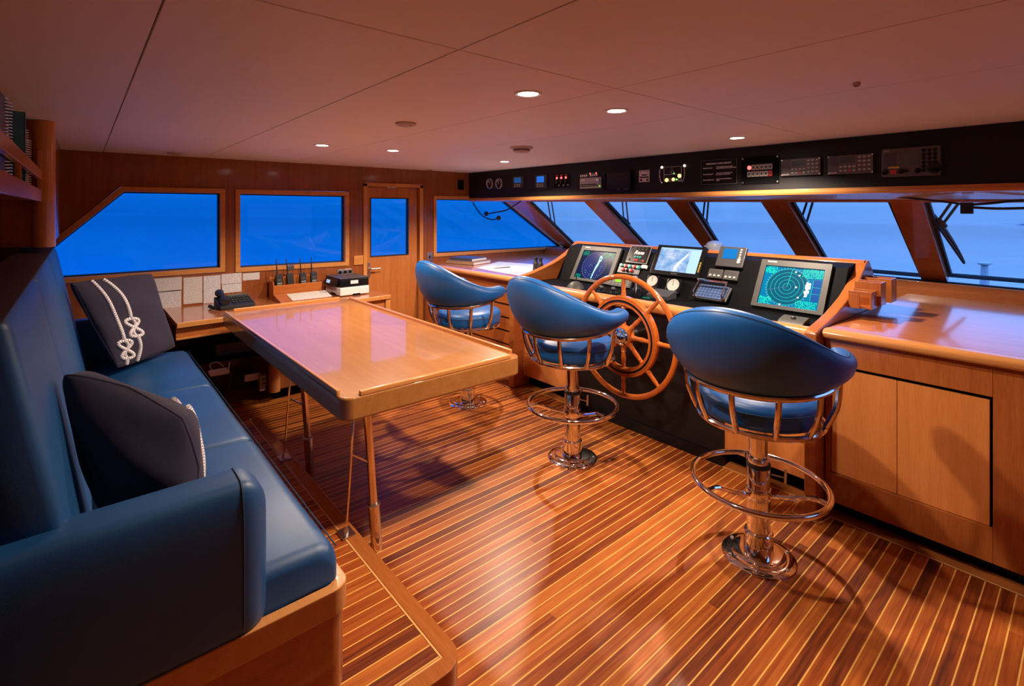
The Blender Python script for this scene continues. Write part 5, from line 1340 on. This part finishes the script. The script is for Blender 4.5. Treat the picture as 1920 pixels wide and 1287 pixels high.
# items on the flat ledge of the dashboard
def shelf_pt(px, py, z=DZB):
    p = at(px, py, Z=z); p.x = min(p.x, dashx(z, p.y) - 0.05); p.x = max(p.x, 3.09); p.z = z + 0.0015; return p
p = shelf_pt(1193, 556)
t = thing('throttle', 'black control lever with chrome knob on the dashboard behind the wheel', 'lever', tuple(p))
LF = Fr(p, (1, 0, 0), (0, 1, 0), (0, 0, 1))
MB().mat('gloss').lathe(LF, [(0.05, 0), (0.05, 0.02), (0.035, 0.06), (0.0, 0.07)], 24).build('base', None, t)
MB().mat('steel').tube([LF.p(0, 0, 0.06), LF.p(0.0, 0.01, 0.13)], 0.007, 10).build('lever', None, t)
MB().mat('chrome').ball(LF.at(0.0, 0.01, 0.14), 0.02, 0.02, 0.02).build('knob', None, t)
p = shelf_pt(1079, 541)
t = thing('trackball', 'grey domed controller with short antenna at the far left of the dashboard', 'controller', tuple(p))
LF = Fr(p, (1, 0, 0), (0, 1, 0), (0, 0, 1))
MB().mat('mgrey').lathe(LF, [(0.075, 0), (0.07, 0.012), (0.055, 0.035), (0.03, 0.055), (0.0, 0.06)], 28).build('dome', None, t)
MB().mat('gloss').tube([LF.p(0.02, 0.01, 0.05), LF.p(0.02, 0.01, 0.11)], 0.004, 8).build('antenna', None, t)
p = shelf_pt(1240, 560)
t = thing('control_box', 'dark grey sloped box on the dashboard ledge below the two white meters', 'box', tuple(p))
LF = Fr(p, (0, -1, 0), (1, 0, 0), (0, 0, 1))
MB().mat('dgrey').prism(Fr(p + Vector((0, 0.09, 0)), (1, 0, 0), (0, 0, 1), (0, -1, 0)), [(-0.06, 0), (0.06, 0), (0.06, 0.06), (-0.06, 0.03)], 0, 0.18).build('housing', None, t, 0.004)
MB().mat('scr_green').fbox(LF.at(-0.08, -0.075, 0), -0.03, 0.03, -0.003, 0.003, 0.0, 0.004).build('lamp_strip', None, t)
for (px, py), lb in (((1128, 549), 'small black knob on the dashboard ledge, just inside the left of the wheel rim'), ((1150, 552), 'black joystick on the dashboard ledge behind the upper wheel spokes')):
    p = shelf_pt(px, py); LF = Fr(p, (1, 0, 0), (0, 1, 0), (0, 0, 1))
    t = thing('joystick', lb, 'control', tuple(p), 'small dashboard levers')
    MB().mat('gloss').lathe(LF, [(0.035, 0), (0.033, 0.012), (0.012, 0.016), (0.010, 0.03), (0.0, 0.03)], 20).build('base', None, t)
    MB().mat('dgrey').ball(LF.at(0, 0, 0.042), 0.018, 0.018, 0.016).build('knob', None, t)
p = shelf_pt(1484, 606)
t = thing('joystick', 'grey sloped control wedge at the right end of the dashboard ledge, behind the near stool', 'control', tuple(p))
MB().mat('mgrey').prism(Fr(p + Vector((0, 0.06, 0)), (1, 0, 0), (0, 0, 1), (0, -1, 0)), [(-0.06, 0), (0.06, 0), (0.05, 0.035), (-0.03, 0.02)], 0, 0.14).build('housing', None, t, 0.004)
MB().mat('dgrey').ball(Fr(p + Vector((0.0, -0.01, 0.03)), (1, 0, 0), (0, 1, 0), (0, 0, 1)), 0.014, 0.014, 0.012).build('knob', None, t)
# ================================================================== LOOSE THINGS
# papers on the wall below the windows
def wallsheet(x0, y0, x1, y1, lb, mat='print'):
    a, b = at(x0, y0, Y=WY), at(x1, y1, Y=WY)
    o = MB().mat(mat).box(a.x, b.x, WY - 0.0025, WY - 0.0005, b.z, a.z).build('paper_sheet', None, None, loc=((a.x + b.x) / 2, WY, b.z))
    return tag(o, lb, 'paper', 'notices pinned below the windows')
wallsheet(287, 523, 341, 545, 'wide notice on the port wall beside the far cushion, the upper of two')
wallsheet(287, 548, 340, 576, 'wide notice on the port wall beside the far cushion, the lower of two', 'print2')
wallsheet(344, 521, 379.5, 567.5, 'tall list sheet on the port wall, left of the two tall ones')
wallsheet(381.5, 518, 413.5, 566.5, 'tall list sheet on the port wall, right of the two tall ones', 'print2')
wallsheet(415, 514.5, 453, 531, 'upper of two small printed sheets above the telephone', 'print2')
wallsheet(416, 533.5, 453, 547, 'lower of two small printed sheets above the telephone', 'print2')
wallsheet(455, 513, 486.5, 524, 'small narrow printed strip left of the radio antennas')
# socket strip and outlets
a, b = at(632, 506, Y=WY), at(661, 515, Y=WY)
t = thing('socket_strip', 'chrome three-way socket plate on the wall above the printer', 'socket', ((a.x + b.x) / 2, WY - 0.002, b.z))
MB().mat('steel').fbox(PW, a.x, b.x, b.z, a.z, -0.008, -0.0005).build('plate', None, t, 0.002)
for k in range(3):
    MB().mat('gloss').lathe(Fr((a.x + (b.x - a.x) * (0.18 + 0.32 * k), WY - 0.008, (a.z + b.z) / 2), (1, 0, 0), (0, 0, 1), (0, -1, 0)), [(0.018, 0.0), (0.018, 0.002), (0, 0.0025)], 16).build('socket', None, t)
a, b = at(800.5, 474, Y=WY), at(811, 490, Y=WY)
t = thing('wall_outlet', 'grey metal switch plate on the wall right of the door', 'switch', ((a.x + b.x) / 2, WY - 0.002, b.z))
MB().mat('steel').fbox(PW, a.x, b.x, b.z, a.z, -0.008, -0.0005).build('plate', None, t, 0.002)
MB().mat('gloss').fbox(PW, a.x + 0.025, a.x + 0.04, b.z + 0.035, a.z - 0.035, -0.012, -0.007).build('switch', None, t)
a, b = at(858, 338, Y=WY), at(868, 356, Y=WY)
tag(MB().mat('gloss').fbox(PW, a.x, b.x, b.z, a.z, -0.02, -0.0005).build('wall_speaker', None, None, 0.003, loc=((a.x + b.x) / 2, WY - 0.01, b.z)), 'small black square unit on the wood wall left of the overhead panel', 'speaker')
# cream wood plate between window and door
a, b = at(662.5, 480, Y=WY), at(680, 496, Y=WY)
tag(MB().mat('trim_x').fbox(PW, a.x, b.x, b.z, a.z, -0.016, -0.0005).build('cover_plate', None, None, 0.003, loc=((a.x + b.x) / 2, WY - 0.01, b.z)), 'small wooden cover plate between the second window and the door', 'cover')

# handheld radio rack with four radios
RX0, RX1, RY0, RY1 = 1.355, 1.80, 4.98, 5.11
rk = thing('radio_rack', 'wooden tray rack on the desk holding four handheld radios', 'rack', ((RX0 + RX1) / 2, 5.0, DZ))
m = MB().mat('wood_x')
m.box(RX0, RX1, RY0, RY0 + 0.012, DZ + 0.001, DZ + 0.135).box(RX0, RX1, RY1, RY1 + 0.012, DZ + 0.001, DZ + 0.20).box(RX0 + 0.0004, RX0 + 0.012, RY0 + 0.0125, RY1 - 0.0005, DZ + 0.001, DZ + 0.17).box(RX1 - 0.012, RX1 - 0.0004, RY0 + 0.0125, RY1 - 0.0005, DZ + 0.001, DZ + 0.134).box(RX0 + 0.0125, RX1 - 0.0125, RY0 + 0.0125, RY1 - 0.0005, DZ + 0.055, DZ + 0.07)
m.build('tray', None, rk, 0.002)
MB().mat('wood_x').prism(Fr((RX0, 0, 0), (0, 1, 0), (0, 0, 1), (1, 0, 0)), [(4.74, DZ + 0.001), (4.74, DZ + 0.012), (4.978, DZ + 0.055), (4.978, DZ + 0.001)], 0, RX1 - RX0).build('sloped_base', None, rk, 0.002)
def handheld(x, lb, tilt, mic=False):
    F = Fr((x, 5.042, DZ + 0.0735), (1, 0, 0), (0, -0.10, 1), None)
    F = Fr(F.o, (1, 0, tilt * 0.3), (tilt * -0.3, -0.005, 1)); 
    t = thing('handheld_radio', lb, 'handheld radio', tuple(F.o), 'handheld radios in the rack')
    fz = F.z if F.z.y < 0 else -F.z
    G = Fr(F.o, F.x, F.y, fz)
    MB().mat('rubber').fbox(G, -0.030, 0.030, 0.0, 0.150, -0.020, 0.020).build('body', None, t, 0.007, 3)
    MB().mat('rubber').tube([G.p(-0.016, 0.148, 0), G.p(-0.017, 0.20, 0), G.p(-0.018, 0.30, 0)], 0.005, 8, radii=[0.008, 0.006, 0.004]).build('antenna', None, t)
    MB().mat('dgrey').lathe(Fr(G.p(0.015, 0.148, 0), G.x, G.z, G.y), [(0.008, 0), (0.007, 0.014), (0, 0.015)], 12).build('knob', None, t)
    if mic:
        MB().mat('dgrey').fbox(G, -0.02, 0.045, 0.185, 0.235, -0.012, 0.018).build('clip', None, t, 0.008, 3)
    else:
        MB().mat('mgrey').fbox(G, -0.017, 0.017, 0.092, 0.118, 0.020, 0.0215).build('screen', None, t)
        for i in range(3):
            for j in range(3): MB().mat('lgrey').fbox(G.at(-0.014 + 0.014 * i, 0.074 - 0.018 * j, 0.020), -0.005, 0.005, -0.005, 0.005, 0, 0.002).build('key', None, t)
    return t
handheld(1.425, 'handheld radio at the left end of the rack', 0.1)
handheld(1.53, 'handheld radio with round clip head, second in the rack', 0.3, True)
handheld(1.645, 'handheld radio with pale keys, third in the rack', 0.15)
handheld(1.745, 'handheld radio with pale keys, at the right end of the rack', 0.1)
o = MB().mat('desknote').prism(Fr((1.36, 0, 0), (0, 1, 0), (0, 0, 1), (1, 0, 0)), [(4.76, DZ + 0.0165), (4.76, DZ + 0.018), (4.95, DZ + 0.0525), (4.95, DZ + 0.051)], 0.10, 0.46)
tag(o.build('paper_sheet', None, None, loc=(1.6, 4.85, DZ + 0.03)), 'loose printed sheet lying in front of the handheld radios', 'paper')

# telephone
PHX, PHY = 0.93, 4.86
ph = thing('telephone', 'black desk telephone with coiled handset beside the wall papers', 'telephone', (PHX, PHY, DZ))
PF_ = Fr((PHX, PHY, DZ + 0.002), (1, 0.05, 0), (-0.05, 1, 0), (0, 0, 1))
MB().mat('rubber').prism(Fr(PF_.p(-0.05, 0, 0), PF_.y, PF_.z, PF_.x), [(-0.10, 0), (0.12, 0), (0.12, 0.085), (-0.10, 0.03)], 0, 0.27).build('base', None, ph, 0.006)
hs = MB().mat('rubber')
hs.tube([PF_.p(-0.01, -0.10 + 0.0275 * k, 0.062 + 0.020 * math.sin(PI * k / 8) + 0.0066 * k) for k in range(9)], 0.02, 12, radii=[0.033, 0.034, 0.024, 0.019, 0.018, 0.019, 0.024, 0.034, 0.033])
hs.build('handset', None, ph)
kp = MB().mat('mgrey')
for i in range(7):
    for j in range(3): kp.fbox(Fr(PF_.p(0.065 + 0.023 * i, -0.04 + 0.045 * j, 0.046 + 0.0113 * j + 0.003), PF_.x, PF_.y, PF_.z), -0.008, 0.008, -0.009, 0.009, 0, 0.006)
kp.build('keypad', None, ph)
MB().mat('bglcd').fbox(Fr(PF_.p(0.13, 0.10, 0.088), PF_.x, PF_.y, PF_.z), -0.08, 0.08, -0.015, 0.015, -0.01, 0.005).build('screen', None, ph)
MB().mat('rubber').tube([PF_.p(-0.09 + 0.012 * math.cos(k * 1.1), -0.06 + 0.004 * k * 0.6, 0.018 + 0.012 * math.sin(k * 1.1)) for k in range(60)], 0.004, 6).build('coiled_cord', None, ph)

# printer
c0 = at(638, 557.5, Z=DZ); c1 = at(698, 553.5, Z=DZ); c2 = at(607, 549, Z=DZ)
ux = Vector((1, 0.02, 0)).normalized(); uy = Vector((-ux.y, ux.x, 0))
PWd, PDp = (c1 - c0).length, (c2 - c0).dot(uy)
pr_ = thing('printer', 'black and white multifunction printer on the desk', 'printer', tuple(c0 + ux * PWd / 2 + uy * PDp / 2))
F = Fr(c0, ux, uy, (0, 0, 1))
MB().mat('white').fbox(F, 0, PWd, 0, PDp, 0.006, 0.085).build('body', None, pr_, 0.010, 3)
MB().mat('gloss').fbox(F, 0.004, PWd, 0.01, PDp, 0.086, 0.165).build('scanner_unit', None, pr_, 0.010, 3)
MB().mat('dgrey').fbox(F, 0.002, PWd, 0.008, PDp, 0.166, 0.176).build('lid', None, pr_, 0.004)
MB().mat('gloss').fbox(Fr(F.p(-0.004, PDp * 0.52, 0.125), uy * -1, (ux * 0.35 + Vector((0, 0, 1))), None), -PDp * 0.42, PDp * 0.38, -0.034, 0.040, -0.006, 0.012).build('control_panel', None, pr_, 0.003)
M['plcd'] = glow('pale_printer_screen', (0.5, 0.65, 0.85), 0.8)
MB().mat('plcd').fbox(Fr(F.p(-0.018, PDp * 0.66, 0.128), uy * -1, (ux * 0.35 + Vector((0, 0, 1))), None), -0.04, 0.03, -0.015, 0.018, -0.02, 0.004).build('screen', None, pr_)
MB().mat('paper').fbox(F, PWd * 0.36, PWd * 0.62, 0.008, 0.0095, 0.115, 0.148).build('sticker', None, pr_)
MB().mat('gloss').fbox(F, PWd * 0.42, PWd * 0.68, -0.001, 0.004, 0.004, 0.020).build('tray_recess', None, pr_)
MB().mat('gloss').fbox(F, -0.001, 0.004, PDp * 0.3, PDp * 0.6, 0.004, 0.024).build('tray_recess', None, pr_)
tag(MB().mat('rubber').tube(curve(tuple(F.p(PWd + 0.005, PDp * 0.7, 0.08)), tuple(F.p(PWd + 0.03, PDp * 0.6, 0.03)), tuple(F.p(PWd + 0.07, PDp * 0.45, 0.006)), tuple(F.p(PWd + 0.02, PDp * 0.95, 0.005))), 0.004, 6).build('power_cable', None, None, loc=tuple(F.p(PWd, PDp, 0))), 'thin black cable at the right of the printer on the desk', 'cable')

# chart counter: papers, books, binoculars
CZT = 0.971
def lay(name, pts, mat, lb, z=CZT, th=0.002, cat='chart', bevel=0.0):
    P = [at(x, y, Z=z) for x, y in pts]
    return tag(MB().mat(mat).prism(WORLD, [(p.x, p.y) for p in P], z, z + th).build(name, None, None, bevel, loc=tuple(sum(P, Vector()) / len(P))), lb, cat)
m, nt, b = new_mat('sea_chart_print'); L = nt.links.new
tc = N(nt, 'ShaderNodeTexCoord'); no = N(nt, 'ShaderNodeTexNoise'); no.inputs['Scale'].default_value = 4.5; no.inputs['Detail'].default_value = 5; L(tc.outputs['Object'], no.inputs['Vector'])
r = ramp(nt, [(0.40, (0.66, 0.68, 0.72)), (0.50, (0.60, 0.66, 0.74)), (0.515, (0.30, 0.42, 0.60)), (0.53, (0.52, 0.62, 0.76)), (0.62, (0.66, 0.66, 0.70))]); L(no.outputs['Fac'], r.inputs['Fac']); L(r.outputs[0], b.inputs['Base Color']); b.inputs['Roughness'].default_value = 0.5
M['chart'] = m
M['purple'] = plain('lilac_paper', (0.42, 0.32, 0.52), 0.6)
lay('nautical_chart', [(893, 503), (935, 491), (1002, 496), (997, 512), (952, 513.5)], 'chart', 'large pale sea chart spread open on the port counter')
lay('paper_sheet', [(946, 513), (962, 509.5), (997, 511.5), (984, 519.5)], 'purple', 'lilac paper lying at the counter edge under the pale sea chart', CZT + 0.0022, 0.0015, 'paper')
dv = at(938, 503, Z=CZT + 0.003)
t = thing('dividers', 'slim dark chart instrument lying on the pale sea chart', 'chart tool', tuple(dv))
dv0, dv1 = at(926, 504, Z=CZT + 0.006), at(954, 502, Z=CZT + 0.006)
MB().mat('steel').tube([dv0, dv1], 0.006, 6).build('rule', None, t)
MB().mat('gloss').tube([dv0 + Vector((0.02, 0.0, 0.001)), dv1 + Vector((0.03, 0.02, 0.001))], 0.006, 6).build('leg', None, t)
P0 = at(872, 494, Z=CZT)
M['bk_slate'] = plain('slate_book_cover', (0.05, 0.06, 0.10), 0.5); M['bk_tan'] = plain('tan_book_cover', (0.32, 0.20, 0.13), 0.5)
def flatbook(x, y, z, w_, d_, h_, mat, lb, rz):
    F = Fr((x, y, z), (math.cos(rz), math.sin(rz), 0), (-math.sin(rz), math.cos(rz), 0), (0, 0, 1))
    t = thing('book', lb, 'book', (x, y, z), 'books lying on the chart counter')
    MB().mat(mat).fbox(F, -w_ / 2, w_ / 2, -d_ / 2, d_ / 2, 0, 0.003).fbox(F, -w_ / 2, w_ / 2, -d_ / 2, d_ / 2, h_ - 0.003, h_).fbox(F, -w_ / 2, -w_ / 2 + 0.003, -d_ / 2, d_ / 2, 0, h_).build('cover', None, t)
    MB().mat('paper').fbox(F, -w_ / 2 + 0.004, w_ / 2 - 0.005, -d_ / 2 + 0.005, d_ / 2 - 0.005, 0.003, h_ - 0.003).build('pages', None, t)
flatbook(P0.x + 0.05, P0.y, CZT + 0.001, 0.34, 0.40, 0.035, 'bk_tan', 'bottom book of the pair lying flat in the far counter corner', 0.3)
flatbook(P0.x + 0.06, P0.y + 0.02, CZT + 0.037, 0.28, 0.34, 0.03, 'bk_slate', 'dark slate book lying on top of another in the far counter corner', 0.25)
bp_ = at(1009, 510, Z=CZT)
t = thing('binoculars', 'black binoculars standing upright on the port counter beside the console', 'binoculars', tuple(bp_))
BF = Fr(bp_, (0, -1, 0), (1, 0, 0), (0, 0, 1))
for s_ in (-1, 1):
    MB().mat('rubber').lathe(BF.at(s_ * 0.034, 0, 0.0), [(0.030, 0.0), (0.031, 0.02), (0.027, 0.06), (0.028, 0.085), (0.018, 0.10), (0.018, 0.128), (0.022, 0.13), (0.022, 0.145), (0.0, 0.145)], 20).build('barrel', None, t)
MB().mat('rubber').fbox(BF, -0.02, 0.02, -0.012, 0.012, 0.03, 0.09).build('bridge', None, t, 0.004)
# small tub at the console corner
q = at(1060, 470, X=4.6)

# clutter below the desk
rt_ = at(412, 697, Z=0.40)
t = thing('router', 'white wireless router on the low shelf under the desk', 'router', (0.72, 4.72, 0.395))
F = Fr((at(412, 702, Z=0.40).x, at(412, 702, Z=0.40).y + 0.03, 0.396), (1, 0, 0), (0, 1, 0), (0, 0, 1))
MB().mat('white').fbox(F, -0.06, 0.06, -0.05, 0.06, 0, 0.022).build('case', None, t, 0.006)
MB().mat('white').tube(curve(tuple(F.p(-0.03, 0.06, 0.012)), tuple(F.p(-0.04, 0.10, 0.05)), tuple(F.p(0.01, 0.12, 0.055)), tuple(F.p(0.05, 0.10, 0.02))), 0.003, 6).build('cable', None, t)
MB().mat('white').tube([F.p(0.065, 0.02, 0.0), F.p(0.08, 0.04, 0.06)], 0.004, 6).build('antenna', None, t)
t = thing('network_switch', 'black electronic box with blue stripe on the low shelf under the desk', 'electronics box', (1.0, 4.8, 0.395))
F = Fr((0.98, 4.80, 0.396), (1, 0, 0), (0, 1, 0), (0, 0, 1))
MB().mat('dgrey').fbox(F, -0.14, 0.16, -0.10, 0.12, 0, 0.10).build('case', None, t, 0.004)
M['bluestripe'] = plain('blue_stripe', (0.02, 0.12, 0.40), 0.4)
MB().mat('bluestripe').fbox(F, -0.10, 0.10, -0.102, -0.10, 0.02, 0.035).build('stripe', None, t)
MB().mat('whiteled').fbox(F, 0.12, 0.125, -0.102, -0.10, 0.07, 0.075).build('lamp', None, t)
a, b = at(458, 704, Y=4.615), at(479, 712, Y=4.615)
tag(MB().mat('white').box(a.x, b.x + 0.03, 4.600, 4.618, b.z, a.z).build('power_strip', None, None, 0.003, loc=(a.x, 4.61, b.z)), 'white power strip fixed to the edge of the low shelf under the desk', 'power strip')
a, b = at(484, 702, Y=4.60), at(506, 727, Y=4.60)
M['beige'] = plain('beige_case', (0.38, 0.28, 0.26), 0.6)
t = thing('power_supply', 'beige boxy power supply hanging under the desk beside the rounded post', 'electronics box', ((a.x + b.x) / 2, 4.65, b.z))
MB().mat('beige').box(a.x, min(b.x - 0.01, 1.185), 4.55, 4.595, b.z, a.z).build('case', None, t, 0.004)
for k in range(4): MB().mat('dgrey').box(a.x + 0.015, a.x + 0.05, 4.548, 4.5505, b.z + 0.02 + 0.035 * k, b.z + 0.032 + 0.035 * k).build('slot', None, t)
rng = random.Random(11)
CL = ['black cable bundle hanging under the desk, leftmost of the loops', 'black cable drooping under the desk near the router', 'black cable hanging in a long loop under the desk middle', 'grey cable running down to the floor below the power strip', 'black cable sagging from the desk underside near the pedestal']
cps = [[(0.62, 4.9, 0.62), (0.75, 4.85, 0.56), (0.85, 4.9, 0.60), (0.95, 4.95, 0.55), (1.05, 4.9, 0.63)], [(0.70, 4.98, 0.63), (0.72, 4.96, 0.52), (0.70, 5.0, 0.45), (0.66, 5.02, 0.41)],
       [(0.9, 5.05, 0.63), (0.86, 5.05, 0.5), (0.92, 5.04, 0.42), (1.02, 5.06, 0.5), (1.08, 5.04, 0.62)], [(0.90, 4.595, 0.37), (0.93, 4.60, 0.22), (0.86, 4.62, 0.08), (0.70, 4.66, 0.012), (0.5, 4.75, 0.01)], [(0.98, 4.8, 0.62), (1.05, 4.75, 0.54), (1.14, 4.8, 0.58), (1.17, 4.9, 0.64)]]
for lb, P in zip(CL, cps):
    m = MB().mat('dgrey' if 'grey' in lb else 'rubber').tube(curve(*P), 0.009 if 'bundle' in lb else 0.005, 8)
    tag(m.build('cable', None, None, loc=P[0]), lb, 'cable', 'cables under the desk')
# hanging cords by the windows
def hang(pts, X):
    return [at(x, y, X=X) for x, y in pts]
for lb, pts, plug in (('thin black cord with round plug hanging at the far corner window, longer of two', [(884, 372), (889, 384), (900, 400), (912, 409), (925, 412), (933, 409)], (935, 409)),
                      ('thin black cord with round plug beside the first leaning pillar, shorter of two', [(981, 374), (968, 383), (950, 394), (932, 398), (917, 400.5)], (912, 401))):
    P = hang(pts, 3.95); t = thing('microphone_cord', lb, 'cord', tuple(P[0]), 'hanging cords at the corner window')
    MB().mat('rubber').tube(curve(*[tuple(p) for p in P], n=6), 0.008, 8).build('cord', None, t)
    pc_ = at(*plug, X=3.95)
    MB().mat('rubber').ball(Fr(pc_, (1, 0, 0), (0, 1, 0), (0, 0, 1)), 0.03, 0.032, 0.03, 14, 8).build('plug', None, t)
    MB().mat('rubber').fbox(Fr(P[0], (0, -1, 0), (0, 0, 1), (-1, 0, 0)), -0.03, 0.03, -0.012, 0.012, -0.02, 0.02).build('clip', None, t)
P = hang([(1670, 367), (1690, 370), (1740, 375), (1790, 381), (1806, 384)], 3.93)
t = thing('junction_cable', 'black cables with a square junction box hanging across the rightmost window', 'cable', tuple(P[0]))
MB().mat('rubber').tube(curve(*[tuple(p) for p in P], n=5), 0.006, 8).build('cable', None, t)
MB().mat('rubber').fbox(Fr(P[0], (0, -1, 0), (0, 0, 1), (-1, 0, 0)), -0.03, 0.03, -0.008, 0.008, -0.02, 0.02).build('clip', None, t)
c = at(1813, 390.5, X=3.93)
MB().mat('rubber').fbox(Fr(c, (0, -1, 0), (0, 0, 1), (-1, 0, 0)), -0.028, 0.028, -0.033, 0.033, -0.015, 0.015).build('box', None, t, 0.003)
for pts in ([(1822, 384), (1860, 381), (1900, 377), (1990, 372)], [(1822, 389), (1860, 391), (1900, 391), (1990, 388)]):
    MB().mat('rubber').tube(curve(*[tuple(p) for p in hang(pts, 3.93)], n=5), 0.0075, 8).build('cable', None, t)

# ceiling fittings
def cdisc(px, py, r, lb, name, body=True, mat='white', cat='detector'):
    p = at(px, py, Z=CZ); F = Fr((p.x, p.y, CZ), (1, 0, 0), (0, -1, 0), (0, 0, -1))
    t = thing(name, lb, cat, (p.x, p.y, CZ))
    M['fit'] = M.get('fit') or plain('cream_ceiling_fitting', (0.55, 0.44, 0.38), 0.5)
    MB().mat('fit').lathe(F, [(r, 0.0003), (r, 0.008), (r * 0.92, 0.012), (r * 0.4, 0.013), (0, 0.013)], 32).build('base', None, t)
    if body:
        MB().mat('fit').lathe(F, [(r * 0.72, 0.012), (r * 0.72, 0.032), (r * 0.55, 0.042), (0, 0.043)], 32).build('sensor', None, t)
        MB().mat('dgrey').lathe(F, [(r * 0.735, 0.019), (r * 0.735, 0.026), (r * 0.70, 0.026), (r * 0.70, 0.019), (r * 0.735, 0.019)], 32, cap=False).build('slot', None, t)
    else:
        MB().mat('dgrey').torus(F.at(0, 0, 0.0125), r * 0.6, 0.0018, 32, 6).build('groove', None, t)
    return t
cdisc(978, 276, 0.085, 'round cream smoke detector on the ceiling near the overhead panel', 'smoke_detector')
cdisc(761, 231, 0.055, 'flat round cream plate on the ceiling above the table', 'ceiling_plate', False, cat='cover')
cdisc(328, 286.5, 0.055, 'flat cream disc on the ceiling close to the port wall', 'ceiling_plate', False, cat='cover')
cdisc(1606, 155, 0.012, 'tiny round cap on the bare ceiling at right', 'ceiling_plate', False, cat='cover')
cdisc(805, 318, 0.04, 'tiny flat disc on the ceiling at the far corner before the door', 'ceiling_plate', False, cat='cover')
# ================================================================== LIGHT AND CAMERA
def downlight(px, py, label, energy):
    p = at(px, py, Z=CZ)
    F = Fr((p.x, p.y, CZ), (1, 0, 0), (0, -1, 0), (0, 0, -1))
    t = thing('downlight', label, 'ceiling light', (p.x, p.y, CZ), 'ceiling downlights')
    MB().lathe(F, [(0.040, 0.0005), (0.056, 0.0005), (0.056, 0.003), (0.050, 0.006), (0.040, 0.004), (0.040, 0.0005)], 32, cap=False).build('trim_ring', 'white', t)
    MB().lathe(F, [(0.0, 0.0008), (0.041, 0.0008), (0.041, 0.003), (0.0, 0.0034)], 32).build('lens', 'lamp', t)
    ld = bpy.data.lights.new('downlight_beam', 'SPOT'); ld.energy = energy; ld.color = LAMP
    ld.spot_size = math.radians(SPOT[0]); ld.spot_blend = SPOT[1]; ld.shadow_soft_size = 0.035
    lo = bpy.data.objects.new('downlight_beam', ld); COL.objects.link(lo); lo.location = (p.x, p.y, CZ - 0.045)
LAMP = (1.0, 0.79, 0.605); SPOT = (146, 0.4); E0 = 76
downlight(990, 175, 'largest-looking ceiling downlight, above the table end', E0)
downlight(1156, 207, 'ceiling downlight just right of the largest one', E0)
downlight(1382, 258, 'ceiling downlight at right, just above the black overhead panel', E0 * 1.7)
downlight(604, 272, 'leftmost ceiling downlight, above the far end of the table', E0)
downlight(737, 282, 'second ceiling downlight from the left, in front of the door', E0)
downlight(946, 303, 'small ceiling downlight above the left end of the overhead panel', E0 * 1.7)

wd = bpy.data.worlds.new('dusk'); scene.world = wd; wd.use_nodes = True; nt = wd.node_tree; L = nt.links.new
bg = nt.nodes['Background']
tc = N(nt, 'ShaderNodeTexCoord'); sp = N(nt, 'ShaderNodeSeparateXYZ'); L(tc.outputs['Generated'], sp.inputs[0])
dt = N(nt, 'ShaderNodeVectorMath', operation='DOT_PRODUCT'); dt.inputs[1].default_value = (0.88, -0.47, 0); L(tc.outputs['Generated'], dt.inputs[0])
r1 = ramp(nt, [(0.0, (0.06, 0.24, 0.85)), (0.62, (0.12, 0.37, 1.0)), (1.0, (0.16, 0.38, 1.0))])
mr = N(nt, 'ShaderNodeMapRange'); mr.inputs['From Min'].default_value = -1; L(dt.outputs['Value'], mr.inputs['Value']); L(mr.outputs[0], r1.inputs['Fac'])
r2 = ramp(nt, [(0.0, (0.275, 0.285, 0.285)), (0.028, (0.36, 0.35, 0.33)), (0.12, (0.52, 0.50, 0.50)), (0.35, (0.80, 0.72, 0.75)), (1.0, (0.6, 0.55, 0.6))])  # upper sky, outside the view, brightened to strengthen blue reflections and fill
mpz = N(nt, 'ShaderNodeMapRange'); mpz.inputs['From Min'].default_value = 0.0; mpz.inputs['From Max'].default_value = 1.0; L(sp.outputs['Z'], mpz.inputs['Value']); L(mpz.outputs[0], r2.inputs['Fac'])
# soft cloud banks
mp = N(nt, 'ShaderNodeMapping'); mp.inputs['Scale'].default_value = (3, 3, 28); L(tc.outputs['Generated'], mp.inputs['Vector'])
no = N(nt, 'ShaderNodeTexNoise'); no.inputs['Scale'].default_value = 1.0; no.inputs['Detail'].default_value = 3; L(mp.outputs[0], no.inputs['Vector'])
r3 = ramp(nt, [(0.35, (0.90, 0.93, 0.97)), (0.65, (1.05, 1.03, 1.0))]); L(no.outputs['Fac'], r3.inputs['Fac'])
m1 = N(nt, 'ShaderNodeMix', data_type='RGBA', blend_type='MULTIPLY'); m1.inputs['Factor'].default_value = 1; L(r1.outputs[0], m1.inputs['A']); L(r2.outputs[0], m1.inputs['B'])
m2 = N(nt, 'ShaderNodeMix', data_type='RGBA', blend_type='MULTIPLY'); m2.inputs['Factor'].default_value = 1; L(m1.outputs['Result'], m2.inputs['A']); L(r3.outputs[0], m2.inputs['B'])
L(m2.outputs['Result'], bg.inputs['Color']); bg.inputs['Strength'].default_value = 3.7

cam = bpy.data.cameras.new('camera'); co = bpy.data.objects.new('camera', cam); COL.objects.link(co)
co.location = (0, 0, EYE); co.rotation_euler = (PI / 2, 0, TH - PI / 2)
# TH is the angle of the bow axis to the right of the view axis: the view axis itself points at (C_, S_)
co.rotation_euler[2] = math.atan2(S_, C_) - PI / 2
cam.sensor_fit = 'HORIZONTAL'; cam.sensor_width = 36.0; cam.lens = FPX / 1920 * 36.0
cam.shift_y = (HY - 643.5) / 1920; cam.clip_end = 100000; cam.clip_start = 0.02
scene.camera = co
vs = scene.view_settings; vs.view_transform = 'Standard'; vs.look = 'None'; vs.gamma = 1.0; vs.use_curve_mapping = False; vs.exposure = 0.0
cy = scene.cycles; cy.use_denoising = True; cy.max_bounces = 10; cy.diffuse_bounces = 5; cy.glossy_bounces = 5; cy.transparent_max_bounces = 12
cy.sample_clamp_indirect = 8.0; cy.caustics_reflective = False; cy.caustics_refractive = False
